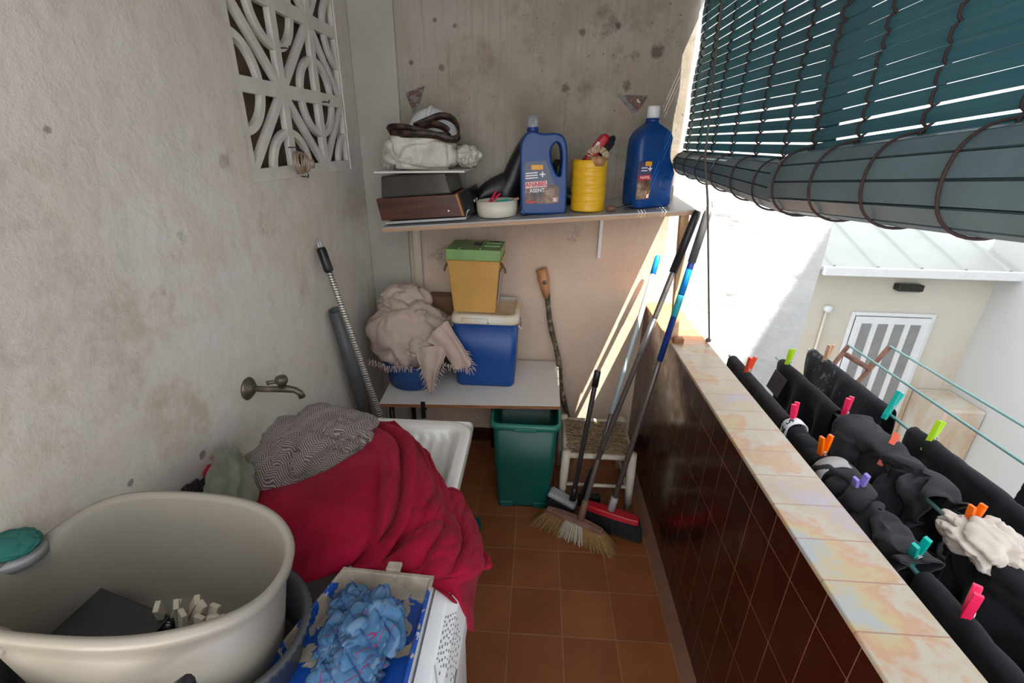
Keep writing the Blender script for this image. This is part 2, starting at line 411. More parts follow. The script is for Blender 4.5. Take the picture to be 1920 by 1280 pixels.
M['grey_band'] = cloth_mat('light_grey_elastic', (.38, .37, .37), .1)
def tiedye():
    t = NT('bleach_splashed_denim'); co = t.co()
    a = t.g(t.noise(co, 16, 6, .7, 1.5), .56, .66, 0, .8)
    mk = t.g(t.sep(co)[1], 1.68, 1.9, 0, 1)
    c = t.mix(t.math('MULTIPLY', a, mk), (.012, .014, .022), (.33, .34, .38)); return t.set(c, .9)
M['tiedye'] = tiedye()
M['shiny_tag'] = plain('glossy_black_patch', (.04, .045, .055), .12, var=.3)
M['alu'] = plain('brushed_aluminium', (.62, .66, .68), .3, .8, var=.08)
def spiral():
    t = NT('silver_spiral_foil'); wv = t.n('ShaderNodeTexWave'); t.l(t.co('UV', scale=(1, 60, 1), rot=(0, 0, .0)), wv.inputs['Vector']); wv.inputs['Scale'].default_value = 1; wv.inputs['Distortion'].default_value = 3
    wv.bands_direction = 'DIAGONAL'
    c = t.ramp(wv.outputs[1], [(.4, (.10, .09, .085)), (.6, (.60, .57, .52))]); return t.set(c, .35, .5)
M['spiral'] = spiral()
M['lightblue_pole'] = plain('pale_blue_metal', (.50, .62, .66), .35, .1)
M['grey_pole'] = plain('grey_metal_tube', (.17, .155, .15), .35, .5, var=.1)
M['dark_pole'] = plain('dark_grey_tube', (.045, .042, .045), .4, .2)
M['blue_tip'] = plain('bright_blue_plastic', (.0, .22, .62), .35)
M['navy_pole'] = plain('blue_coated_tube', (.008, .035, .20), .35)
M['teal_label'] = plain('teal_sticker', (.02, .32, .40), .4)
M['pvc'] = plain('grey_pvc_pipe', (.085, .09, .095), .45)
def bark():
    t = NT('lichened_branch'); co = t.co()
    c = t.ramp(t.noise(co, 30, 6, .7), [(.35, (.035, .022, .014)), (.55, (.11, .085, .05)), (.7, (.30, .32, .22))])
    t.bump(t.noise(co, 50, 4), .8, .006); return t.set(c, .9)
M['bark'] = bark()
M['barewood'] = wood('stripped_orange_wood', (.30, .13, .05), (.55, .30, .14), 5, (12, 12, 2))
def straw():
    t = NT('frayed_straw'); co = t.co()
    c = t.ramp(t.noise(co, 60, 4), [(.3, (.12, .075, .04)), (.7, (.42, .32, .20))]); return t.set(c, .9)
M['straw'] = straw()
M['stool'] = plain('worn_cream_paint', (.55, .50, .42), .7, var=.15, scale=20, bump=.3)
PEGC = {'tomato': (.85, .10, .04), 'lime': (.42, .70, .02), 'wood': (.60, .38, .24), 'pink': (.85, .02, .11), 'teal': (.0, .42, .36), 'orange': (.95, .16, .0), 'purple': (.26, .20, .62), 'salmon': (.80, .14, .08), 'beige': (.50, .46, .38)}
for k, c in PEGC.items(): M['peg_' + k] = plain(k + '_peg_plastic', c, .35, var=.05)
M['dark_plum'] = plain('dark_plum_surface', (.030, .022, .026), .6)
M['sponge'] = plain('green_scouring_sponge', (.02, .14, .12), .95, bump=.5)
M['copper'] = plain('pale_copper_wire', (.42, .30, .22), .4, .5)

# ------------------------------------------------------------------ mesh helpers
def link(name, me, mat, parent=None, smooth=False):
    o = bpy.data.objects.new(name, me); col.objects.link(o)
    if mat: me.materials.append(M[mat] if isinstance(mat, str) else mat)
    if smooth:
        me.shade_smooth()
    if parent is not None: o.parent = parent
    return o

class MB:
    def __init__(s): s.v = []; s.f = []; s.uv = {}
    def add(s, vs, fs, uvs=None):
        n = len(s.v); s.v += [V(p) for p in vs]
        for f in fs: s.f.append(tuple(i + n for i in f))
        if uvs:
            for i, q in enumerate(uvs): s.uv[n + i] = q
        return s
    def box(s, c, d, rot=None):
        c = V(c); R_ = Euler(rot).to_matrix() if rot is not None and not isinstance(rot, Matrix) else rot
        vs = []
        for x in (-.5, .5):
            for y in (-.5, .5):
                for z in (-.5, .5):
                    p = V((x * d[0], y * d[1], z * d[2])); vs.append(c + (R_ @ p if R_ is not None else p))
        return s.add(vs, [(0, 1, 3, 2), (4, 6, 7, 5), (0, 4, 5, 1), (2, 3, 7, 6), (0, 2, 6, 4), (1, 5, 7, 3)])
    def b2(s, a, b): return s.box([(p + q) / 2 for p, q in zip(a, b)], [abs(q - p) for p, q in zip(a, b)])
    def tube(s, pts, r, n=10, closed=False, caps=True):
        pts = [V(p) for p in pts]; N = len(pts); rs = r if isinstance(r, (list, tuple)) else [r] * N
        vs = []; uvs = []; up = None; L = 0
        for i, p in enumerate(pts):
            a = pts[i - 1] if (i or closed) else p; b = pts[(i + 1) % N] if (i < N - 1 or closed) else p
            t = (b - a).normalized()
            if up is None: up = t.orthogonal().normalized()
            up = (up - t * up.dot(t)); up = up.normalized() if up.length > 1e-6 else t.orthogonal().normalized()
            sd_ = t.cross(up)
            if i: L += (p - pts[i - 1]).length
            for k in range(n):
                an = 2 * PI * k / n; vs.append(p + (up * math.cos(an) + sd_ * math.sin(an)) * rs[i]); uvs.append((k / n, L))
        fs = []
        for i in range(N if closed else N - 1):
            for k in range(n):
                a = i * n + k; b = i * n + (k + 1) % n; c = ((i + 1) % N) * n + (k + 1) % n; d = ((i + 1) % N) * n + k
                fs.append((a, b, c, d))
        if caps and not closed: fs += [tuple(range(n))[::-1], tuple(range((N - 1) * n, N * n))]
        return s.add(vs, fs, uvs)
    def rings(s, rings, close=True, cap0=True, cap1=True):
        n = len(rings[0]); vs = [p for r in rings for p in r]; fs = []
        for i in range(len(rings) - 1):
            for k in range(n if close else n - 1):
                fs.append((i * n + k, i * n + (k + 1) % n, (i + 1) * n + (k + 1) % n, (i + 1) * n + k))
        if cap0: fs.append(tuple(range(n))[::-1])
        if cap1: fs.append(tuple(range((len(rings) - 1) * n, len(rings) * n)))
        return s.add(vs, fs)
    def lathe(s, prof, c=(0, 0, 0), n=32, axis='Z', cap0=True, cap1=True):
        c = V(c); rings = []
        for r, z in prof:
            ring = []
            for k in range(n):
                a = 2 * PI * k / n
                p = V((r * math.cos(a), r * math.sin(a), z))
                if axis == 'X': p = V((z, r * math.cos(a), r * math.sin(a)))
                if axis == 'Y': p = V((r * math.sin(a), z, r * math.cos(a)))
                ring.append(c + p)
            rings.append(ring)
        return s.rings(rings, cap0=cap0, cap1=cap1)
    def build(s, name, mat, parent=None, smooth=False, bevel=0, solid=0, sub=0, seg=2):
        me = bpy.data.meshes.new(name); me.from_pydata([tuple(p) for p in s.v], [], s.f)
        if s.uv:
            u = me.uv_layers.new()
            for lp in me.loops: u.data[lp.index].uv = s.uv.get(lp.vertex_index, (0, 0))
        bm = bmesh.new(); bm.from_mesh(me)
        bmesh.ops.recalc_face_normals(bm, faces=bm.faces); bm.to_mesh(me); bm.free()
        o = link(name, me, mat, parent, smooth)
        if solid:
            md = o.modifiers.new('s', 'SOLIDIFY'); md.thickness = solid; md.offset = 0
        if bevel:
            md = o.modifiers.new('b', 'BEVEL'); md.width = bevel; md.segments = seg; md.limit_method = 'ANGLE'; md.angle_limit = .6
        if sub:
            md = o.modifiers.new('u', 'SUBSURF'); md.levels = sub; md.render_levels = sub
        if bevel and smooth:
            md = o.modifiers.new('w', 'WEIGHTED_NORMAL')
        return o

def tag(o, label, cat, group=None):
    o['label'] = label; o['category'] = cat
    if group: o['group'] = group
    return o
def thing(name, label, cat, loc=(0, 0, 0), rot=(0, 0, 0), group=None):
    o = bpy.data.objects.new(name, None); o.empty_display_size = .05; col.objects.link(o)
    o.location = loc; o.rotation_euler = rot
    return tag(o, label, cat, group)
def st(o): o['kind'] = 'structure'; return o
def dup(root, loc, rot, label, group=None):
    r = root.copy(); col.objects.link(r); r.location = loc; r.rotation_euler = rot; r['label'] = label
    if group: r['group'] = group
    for ch in list(root.children):
        c = ch.copy(); col.objects.link(c); c.parent = r
        for g in ch.children:
            d = g.copy(); col.objects.link(d); d.parent = c
    return r
def rrect(hx, hy, r, z=0, n=6, cx=0, cy=0, rot=0):
    pts = []
    for q, (sx, sy) in enumerate(((1, 1), (-1, 1), (-1, -1), (1, -1))):
        for k in range(n + 1):
            a = PI / 2 * (q + k / n)
            x = sx * (hx - r) + r * math.cos(a); y = sy * (hy - r) + r * math.sin(a)
            pts.append(V((cx + x * math.cos(rot) - y * math.sin(rot), cy + x * math.sin(rot) + y * math.cos(rot), z)))
    return pts
def superel(hx, hy, e, z=0, n=64, cx=0, cy=0):
    pts = []
    for k in range(n):
        a = 2 * PI * k / n; c, s_ = math.cos(a), math.sin(a)
        pts.append(V((cx + hx * math.copysign(abs(c) ** e, c), cy + hy * math.copysign(abs(s_) ** e, s_), z)))
    return pts

def cr(p0, p1, p2, p3, t):
    return .5 * ((2 * p1) + (p2 - p0) * t + (2 * p0 - 5 * p1 + 4 * p2 - p3) * t * t + (3 * p1 - p0 - 3 * p2 + p3) * t ** 3)
def crow(P, t):
    n = len(P) - 1; i = min(int(t * n), n - 1); f = t * n - i
    return cr(P[max(i - 1, 0)], P[i], P[i + 1], P[min(i + 2, n)], f)
def patch(name, ctrl, mat, parent=None, nu=60, nv=60, disp=None, solid=.004, uvs=1.0, ragged=0):
    grid = [[None] * (nu + 1) for _ in range(nv + 1)]
    for j in range(nv + 1):
        for i in range(nu + 1):
            grid[j][i] = crow([crow(row, i / nu) for row in ctrl], j / nv)
    mb = MB(); vs = []; uv = []
    for j in range(nv + 1):
        for i in range(nu + 1):
            p = grid[j][i]
            if disp:
                a = grid[j][min(i + 1, nu)] - grid[j][max(i - 1, 0)]; b = grid[min(j + 1, nv)][i] - grid[max(j - 1, 0)][i]
                nn = a.cross(b)
                nn = nn.normalized() if nn.length > 1e-9 else V((0, 0, 1))
                p = p + nn * disp(i / nu, j / nv, p)
            vs.append(p); uv.append((i / nu * uvs, j / nv * uvs))
    fs = [(j * (nu + 1) + i, j * (nu + 1) + i + 1, (j + 1) * (nu + 1) + i + 1, (j + 1) * (nu + 1) + i) for j in range(nv) for i in range(nu)]
    mb.add(vs, fs, uv)
    return mb.build(name, mat, parent, True, solid=solid)

def nvec(q):
    return V((noise.noise(q + V((31.4, 0, 0))), noise.noise(q + V((0, 47.2, 0))), noise.noise(q + V((0, 0, 59.7)))))
def ridge(q, sharp=1.0):
    return (1 - min(1, abs(noise.noise(q)) * 2.2)) ** (2 * sharp)
def blob(name, c, rad, mat, parent=None, seed=0, amp=.25, freq=2.2, flat=None, rot=0, sub=5, shape=None, warp=.8, e=1.0, stretch=(1, 1, 1)):
    bm = bmesh.new(); bmesh.ops.create_icosphere(bm, subdivisions=sub, radius=1)
    off = V((seed * 3.7, seed * 1.3, seed * 7.1)); R_ = Matrix.Rotation(rot, 3, 'Z')
    for v in bm.verts:
        d = v.co.normalized()
        q = V((d.x * stretch[0], d.y * stretch[1], d.z * stretch[2])) * freq + off
        wq = q + nvec(q * .7) * warp
        h = amp * (.5 - ridge(wq, .7)) * .8 + amp * .28 * (.5 - ridge(wq * 2.1 + V((5, 5, 5)), .7)) + amp * .5 * noise.noise(q * .6)
        k = 1 + h
        if shape: k *= shape(d)
        dd = V([math.copysign(abs(t) ** e, t) for t in d])
        p = V((dd.x * rad[0], dd.y * rad[1], dd.z * rad[2])) * k
        p = R_ @ p + V(c)
        if flat is not None and p.z < flat: p.z = flat + (p.z - flat) * .05
        v.co = p
    me = bpy.data.meshes.new(name); bm.to_mesh(me); bm.free()
    return link(name, me, mat, parent, True)

def text_mesh(s, size, name, mat, parent, mw, ext=.0004, bold=0):
    cu = bpy.data.curves.new('t', 'FONT'); cu.body = s; cu.size = size; cu.extrude = ext; cu.offset = bold; cu.align_x = 'CENTER'; cu.align_y = 'CENTER'
    o = bpy.data.objects.new('t', cu); col.objects.link(o)
    dg = bpy.context.evaluated_depsgraph_get(); dg.update()
    me = bpy.data.meshes.new_from_object(o.evaluated_get(dg)); bpy.data.objects.remove(o)
    me.transform(mw); me.name = name
    return link(name, me, mat, parent)
def outline_mesh(name, loops, depth, bev, mat, parent, mw):
    cu = bpy.data.curves.new('t', 'CURVE'); cu.dimensions = '2D'; cu.fill_mode = 'BOTH'; cu.extrude = depth / 2 - bev; cu.bevel_depth = bev; cu.bevel_resolution = 4; cu.offset = -bev
    for lp in loops:
        sp = cu.splines.new('POLY'); sp.points.add(len(lp) - 1); sp.use_cyclic_u = True
        for p, q in zip(sp.points, lp): p.co = (q[0], q[1], 0, 1)
    o = bpy.data.objects.new('t', cu); col.objects.link(o)
    dg = bpy.context.evaluated_depsgraph_get(); dg.update()
    me = bpy.data.meshes.new_from_object(o.evaluated_get(dg)); bpy.data.objects.remove(o)
    me.transform(mw); me.name = name
    return link(name, me, mat, parent, True)
def smooth_loop(pts, n=6):
    P = [V((a, b, 0)) for a, b in pts]; N = len(P); out = []
    for i in range(N):
        for k in range(n):
            q = cr(P[i - 1], P[i], P[(i + 1) % N], P[(i + 2) % N], k / n); out.append((q.x, q.y))
    return out
XZ = Matrix.Rotation(PI / 2, 4, 'X')      # drawing plane xy -> xz, facing -y

# ================================================================== SETTING
st(MB().b2((-1.0, -1.6, -.12), (.75, 2.6, 0)).build('floor', 'floor'))
# left wall with the opening for the breeze blocks
gy0, gy1, gz0, gz1 = 1.478, 2.290, 1.566, 2.50
mb = MB()
mb.b2((WX - .2, -1.6, 0), (WX, 2.6, gz0)); mb.b2((WX - .2, -1.6, gz0), (WX, gy0, 2.62))
mb.b2((WX - .2, gy1, gz0), (WX, 2.6, 2.62)); mb.b2((WX - .2, gy0, gz1), (WX, gy1, 2.62))
st(mb.build('wall_left', 'wall_left'))
mb = MB().b2((-1.1, BY, 0), (.655, BY + .16, 2.62)); st(mb.build('wall_back', 'wall_back'))
# smooth plastered corner strip of the back wall
st(MB().b2((WX, BY - .018, 0), (-.672, BY + .01, 2.62)).build('trim_1', 'corner_plaster', bevel=.006))
# neighbouring whitewashed wall, same plane, outside
mb = MB(); nx, nz = 44, 120
vs = []
for j in range(nz + 1):
    for i in range(nx + 1):
        x = .655 + (1.475 - .655) * i / nx; z = -2.1 + 6.2 * j / nz
        vs.append((x, BY + .02 - .014 * noise.noise(V((x * 3, z * 3, 1))) - .004 * noise.noise(V((x * 9, z * 9, 4))) + .018, z))
mb.add(vs, [(j * (nx + 1) + i, j * (nx + 1) + i + 1, (j + 1) * (nx + 1) + i + 1, (j + 1) * (nx + 1) + i) for j in range(nz) for i in range(nx)])
mb.b2((.655, BY + .06, -2.1), (1.475, BY + .35, 4.1))
st(mb.build('wall_neighbour', 'white_rough', smooth=False))
st(MB().b2((-1.1, -.25, 2.62), (.80, 2.6, 2.80)).build('ceiling', 'white_frame'))
st(MB().b2((PX, -1.6, -2.1), (PX + .145, BY, PZ - .012)).build('wall_right', 'dark_tile'))
st(MB().b2((PX - .006, -1.6, PZ - .012), (PX + PW, BY, PZ)).build('trim_2', 'cap_tile', bevel=.003))
mb = MB(); mb.add([(.552, -1.6, .001), (PX, -1.6, .001), (PX, -1.6, .035), (.552, BY, .001), (PX, BY, .001), (PX, BY, .035)], [(0, 1, 2), (3, 5, 4), (0, 2, 5, 3), (0, 3, 4, 1), (1, 4, 5, 2)])
st(mb.build('baseboard_right', 'wood_dark'))
st(MB().b2((WX, BY - .03, 0), (PX - .04, BY - .001, .075)).build('baseboard_back', 'dark_tile', bevel=.003))

# breeze block lattice
def grille():
    mb = MB(); x0, xf = WX - .024, WX - .004; cnt = [0]
    ys = [1.495, 1.77, 2.045, 2.32]; zs = [1.584, 1.843, 2.102, 2.361, 2.62]
    def strip(pts, w):
        cnt[0] += 1; x1 = xf - .00005 * cnt[0]
        P = [V((0, a, b)) for a, b in pts]; L, R_ = [], []
        for i, p in enumerate(P):
            t = (P[min(i + 1, len(P) - 1)] - P[max(i - 1, 0)]).normalized(); n = V((0, -t.z, t.y)) * w / 2
            L.append(p + n); R_.append(p - n)
        def cl(p): return V((0, min(max(p.y, gy0), gy1), min(max(p.z, gz0), gz1)))
        for i in range(len(P) - 1):
            q = [cl(L[i]), cl(L[i + 1]), cl(R_[i + 1]), cl(R_[i])]
            if (q[0] - q[3]).length < 1e-4 and (q[1] - q[2]).length < 1e-4: continue
            mb.add([V((x0, p.y, p.z)) for p in q] + [V((x1, p.y, p.z)) for p in q], [(0, 1, 2, 3), (7, 6, 5, 4), (0, 4, 5, 1), (2, 6, 7, 3), (1, 5, 6, 2), (3, 7, 4, 0)])
    for y in ys: strip([(y, gz0), (y, gz1)], .040)
    for z in zs: strip([(gy0, z), (gy1, z)], .044)
    strip([(gy1 - .008, gz0), (gy1 - .008, gz1)], .016)
    for i in range(3):
        for j in range(4):
            a, b, c, d = ys[i], ys[i + 1], zs[j], zs[j + 1]
            star = (i + j) % 2 == 0
            p, q = ((a, c), (b, d)) if star else ((a, d), (b, c))
            strip([p, q], .026)
            for (cy, cz, a0) in (((a, d, -PI / 2), (b, c, PI / 2)) if star else ((a, c, 0), (b, d, PI))):
                strip([(cy + .136 * math.cos(a0 + PI / 2 * k / 12), cz + .130 * math.sin(a0 + PI / 2 * k / 12)) for k in range(13)], .024)
    o = st(mb.build('window_1', 'white_block'))
    return o
grille()
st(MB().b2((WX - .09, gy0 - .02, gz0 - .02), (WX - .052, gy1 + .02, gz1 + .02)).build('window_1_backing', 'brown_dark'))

# ------------------------------------------------------------------ the patio outside
st(MB().b2((.3, -6, -2.2), (7, 9, -2.1)).build('ground', 'ground'))
st(MB().b2((1.475, 5.0, -2.1), (4.85, 5.2, .62)).build('wall_patio', 'cream'))
st(MB().b2((4.75, -7, -2.1), (5.0, 5.2, 10.9)).build('wall_opposite', 'facade'))  # tall upper part added out of view to cast the shade edge
st(MB().b2((1.2, -1.0, 4.2), (2.6, .80, 4.35)).build('shade_slab', 'facade'))  # unseen slab added overhead to shade the parapet and the washing
# metal roof over the patio door, rising away
def roof():
    a = [V((1.5, 4.78, .60)), V((4.80, 4.78, .60)), V((4.80, 7.2, 1.45)), V((1.5, 7.2, 1.45))]
    mb = MB().add([p for p in a] + [p + V((0, 0, -.03)) for p in a], [(0, 1, 2, 3), (4, 7, 6, 5), (0, 4, 5, 1), (1, 5, 6, 2), (2, 6, 7, 3), (3, 7, 4, 0)])
    r = st(mb.build('roof', 'roof'))
    for k in range(8):
        x = 1.7 + k * .42; s = MB(); n = V((0, -.33, .94)) * .022
        p, q = V((x, 4.79, .60)), V((x, 7.19, 1.45)); e = V((.02, 0, 0))
        s.add([p - e, p + e, q + e, q - e, p - e * .5 + n, p + e * .5 + n, q + e * .5 + n, q - e * .5 + n], [(0, 1, 2, 3), (4, 7, 6, 5), (0, 4, 5, 1), (1, 5, 6, 2), (2, 6, 7, 3), (3, 7, 4, 0)])
        s.build('seam', 'roof', r)
    g = st(MB().b2((2.86, 4.74, .52), (4.80, 4.79, .605)).build('trim_3', 'white_frame', bevel=.006))
roof()
# door with four glass strips
def door():
    x0, x1, zt, zb = 3.44, 4.25, .045, -2.06
    root = bpy.data.objects.new('door_1', None); col.objects.link(root); root.location = ((x0 + x1) / 2, 5, zb); st(root)
    def L(o): o.matrix_parent_inverse = Matrix.Translation(root.location).inverted(); return o
    mb = MB(); fw = .05
    mb.b2((x0 - .03, 4.975, zb), (x0 + .01, 5.0, zt + .03)); mb.b2((x1 - .01, 4.975, zb), (x1 + .03, 5.0, zt + .03)); mb.b2((x0 + .01, 4.975, zt - .01), (x1 - .01, 5.0, zt + .03))
    L(mb.build('frame', 'white_frame', root, bevel=.004))
    mb = MB(); mb.b2((x0 + .015, 4.955, zb + .01), (x1 - .015, 4.975, zt - .015))
    L(mb.build('leaf', 'white_frame', root, bevel=.004))
    wv = (x1 - x0 - .13) / 4
    for k in range(4):
        a = x0 + .085 + k * wv
        L(MB().b2((a, 4.947, zb + .35), (a + wv * .60, 4.957, zt - .09)).build('pane', 'glass_strip', root))
    L(MB().tube([(x0 + .05, 4.945, -1.0), (x0 + .05, 4.90, -1.0), (x0 + .12, 4.90, -1.0)], .009).build('handle', 'alu', root, True))
door()
t = thing('wall_lamp', 'dark rectangular bulkhead lamp above the white patio door', 'wall lamp', (3.87, 4.95, .37))
MB().box((0, 0, 0), (.25, .09, .07)).build('housing', 'steel_dark', t, bevel=.01)
MB().box((0, 0, -.038), (.21, .06, .012)).build('diffuser', 'glass_strip', t)
p = at(1551, 578, 'Y', 4.98)
t = thing('junction_box', 'small grey electrical box with a conduit running down the cream wall', 'electrical box', p)
MB().lathe([(.032, -.035), (.038, -.03), (.038, .02), (.032, .022)], n=20, axis='Y').build('box', 'white_frame', t, True)
MB().tube([(0, 0, -.04), (0, 0, -1.3)], .014).build('conduit', 'painted_batten', t, True)
# small bin-like masonry step below the stained wall
st(MB().b2((4.35, 4.5, -2.1), (4.75, 5.0, -.82)).build('trim_4', 'cream', bevel=.02))

# ------------------------------------------------------------------ laundry rack and lines
LX = [.86, 1.06, 1.25, 1.47, 1.66]; LZ = .85
rk = thing('laundry_rack', 'rusty arms holding five teal clothes lines outside the parapet', 'laundry rack', (PX + PW, 1.2, .8))
def loc(o, root): o.matrix_parent_inverse = Matrix.Translation(root.location).inverted(); return o
for yy in (2.11, -.35):
    loc(MB().tube([(1.66, yy, LZ), (1.555, yy, .62), (1.30, yy, .36), (.75, yy, .0)], .011, 8).build('arm', 'rust_or_sunlit', rk, True), rk)
    loc(MB().tube([(1.475, yy, LZ), (1.42, yy, .71), (1.25, yy, .46), (.75, yy, .30)], .010, 8).build('arm', 'rust_or_sunlit', rk, True), rk)
    loc(MB().tube([(1.475, yy, LZ - .05), (1.595, yy, .735), (1.61, yy, .76)], .012, 8).build('strut', 'rust_or_sunlit', rk, True), rk)
for x in LX:
    loc(MB().tube([(x, -.35, LZ), (x, .9, LZ - .006), (x, [1.93, 1.93, 2.03, 2.11, 2.11][LX.index(x)], LZ)], .0052, 8).build('line', 'line', rk, True), rk)

def hang(name, label, x0, y0, y1, lf, lb, mat, seed=0, wave=.022, crump=.0, lift=.008, cat='garment', sag=0, flare=.0, parts=None, skew=0):
    ny, ns = 60, 70; vs = []; uv = []; off = V((seed * 5.1, seed, 2))
    for j in range(ny + 1):
        ty = j / ny; y = y0 + (y1 - y0) * ty
        for i in range(ns + 1):
            s = -lf + (lf + lb) * i / ns; r = .010 + lift
            if abs(s) < r * PI / 2:
                a = s / r; x = math.sin(a) * r; z = math.cos(a) * r; d = 0
            else:
                d = abs(s) - r * PI / 2; x = math.copysign(r, s); z = -d
            sg = math.copysign(1, s)
            ph = noise.noise(V((y * 7, s * 1.2, seed))) * 2.4
            amp = wave * min(1, d / .12 + .15)
            x += amp * math.sin(y * 38 + ph * 2 + seed) * .6 + amp * noise.noise(V((y * 9, s * 4, seed + sg))) * 1.4
            x += flare * d * sg
            yy = y + skew * d + .02 * noise.noise(V((s * 6, y * 2, seed + 9))) + (ty - .5) * -.10 * d
            if crump:
                q = V((y * 10, s * 12, 0)) + off; c_ = ridge(q + nvec(q * .6) * .9)
                x += sg * crump * (.7 - c_); z += crump * .6 * (.6 - ridge(q * 1.3 + V((3, 3, 3))))
            z += -.012 * sag * math.sin(ty * PI)
            vs.append(V((x0 + x, yy, LZ + z))); uv.append((y * 3, s * 3))
    fs = [(j * (ns + 1) + i, j * (ns + 1) + i + 1, (j + 1) * (ns + 1) + i + 1, (j + 1) * (ns + 1) + i) for j in range(ny) for i in range(ns)]
    o = MB().add(vs, fs, uv).build(name, mat, None, True, solid=.003)
    return tag(o, label, cat, 'washing on the outside lines')

hang('vest', 'charcoal ribbed garment pegged at the far end of the line nearest the parapet', LX[0], 1.40, 1.885, .30, .34, 'char_cloth', 1, .010)
hang('boxer_shorts', 'black boxer shorts with a white lettered waistband beside the parapet', LX[0], 1.17, 1.38, .16, .18, 'black_cloth', 2, .016, .012)
hang('trousers', 'faded charcoal crumpled trousers with a light grey waistband on the nearest line', LX[0], .80, 1.15, .24, .26, 'grey_black', 3, .028, .036, lift=.02)
hang('leggings', 'plain dark grey leggings pegged pink at the near end of the nearest line', LX[0], .30, .79, .36, .40, 'black_cloth', 4, .012, .006)
hang('apron', 'smooth black garment with a glossy patch at the far end of the second line', LX[1], 1.46, 1.87, .42, .42, 'black_cloth', 5, .020)
hang('hooded_jacket', 'crumpled washed black jacket with folds bunched along the second line', LX[1], 1.00, 1.38, .26, .28, 'grey_black', 6, .034, .045, lift=.024)
hang('skirt', 'black pleated cloth on the second line beside the knotted white cloth', LX[1], .42, .93, .42, .40, 'black_cloth', 7, .026, .016)
hang('jeans', 'blue black jeans splashed with bleach on the third line', LX[2], 1.49, 2.0, .44, .44, 'tiedye', 8, .016)
hang('bed_sheet', 'long smooth black cloth pegged with lime on the third line', LX[2], .55, 1.37, .40, .42, 'black_cloth', 9, .018, .005)
hang('shirt', 'black shirt alone on the fourth line at the picture edge', LX[3], .60, 1.20, .30, .32, 'black_cloth', 10, .024, .004)
# details of garments
def child_of(o, ch): ch.parent = o; return ch
bx = bpy.data.objects['boxer_shorts']
def band(x0, ya, yb, lf, lb, mat, name, parent, r=.022):
    vs = []; n = 24
    for y in (ya, yb):
        for i in range(n + 1):
            s = -lf + (lf + lb) * i / n
            if abs(s) < r * PI / 2: a = s / r; x, z = math.sin(a) * r, math.cos(a) * r
            else: x, z = math.copysign(r, s), -(abs(s) - r * PI / 2)
            vs.append((x0 + x * 1.25, y, LZ + z + .008))
    return MB().add(vs, [(i, i + 1, n + 2 + i, n + 1 + i) for i in range(n)]).build(name, mat, parent, True, solid=.003)
wb = band(LX[0], 1.335, 1.37, .12, .12, 'white_ink', 'waistband', bx, .026); wb['label'] = 'white waistband with black letters'
for s_, px_, off_ in (('5', -.020, .0), ('K', -.036, -.032)):
    mw = Matrix.Translation((LX[0] + px_, 1.352, LZ + .030 + off_)) @ Euler((0, -.75 if off_ == 0 else -1.35, 0)).to_matrix().to_4x4() @ Matrix.Rotation(PI / 2, 4, 'Z')
    text_mesh(s_, .034, 'lettering', 'black_cloth', wb, mw, .0012)
gb = band(LX[0], 1.10, 1.145, .10, .10, 'grey_band', 'waistband', bpy.data.objects['trousers'], .040); gb['label'] = 'light grey elastic waistband'
tg = MB().box((LX[1] - .042, 1.80, LZ - .06), (.004, .10, .085), (0, .25, 0)).build('patch', 'shiny_tag', bpy.data.objects['apron'], bevel=.001); tg['label'] = 'glossy reflective patch'
p = at(1850, 1022, 'Z', .86)
o = blob('white_towel', (p.x, p.y, .86), (.062, .085, .045), 'light_cloth', None, 21, .5, 1.4, warp=1.0)
tag(o, 'knotted off white cloth lying among the black washing', 'cloth')

# pegs
def make_peg(mat, nm='clothes_peg'):
    t = thing(nm, 'x', 'clothes peg')
    for s in (-1, 1):
        prof = [(-.044, .0015, .004), (-.030, .004, .0055), (-.012, .0045, .0055), (0, .006, .0055), (.018, .0085, .0055), (.045, .013, .0045)]
        rings = [[V((s * cx + dx, dy, z)) for dx, dy in ((-h, -.0062), (h, -.0062), (h, .0062), (-h, .0062))] for z, cx, h in [(a, b, c * .8) for a, b, c in prof]]
        MB().rings(rings).build('jaw', mat, t, bevel=.001)
    MB().tube([(0.0055 * math.cos(a / 6), -.009 + .003 * (a / 40), -.002 + .0055 * math.sin(a / 6)) for a in range(0, 160, 5)], .0011, 6).build('spring', 'alu', t, True)
    return t
protos = {}
def peg(colr, px, py, lx, label, rot=(0, 0, 0), dz=.028, sc=1.0):
    c = at(px, py, 'X', lx)
    pos = V((lx, c.y, LZ + dz))
    if colr not in protos:
        protos[colr] = make_peg('peg_' + colr); t = protos[colr]; t['label'] = label; t['group'] = 'clothes pegs on the washing lines'
        t.location = pos; t.rotation_euler = rot
    else: t = dup(protos[colr], pos, rot, label)
    t.scale = (1.2, 1.2, 1.2)
    return t
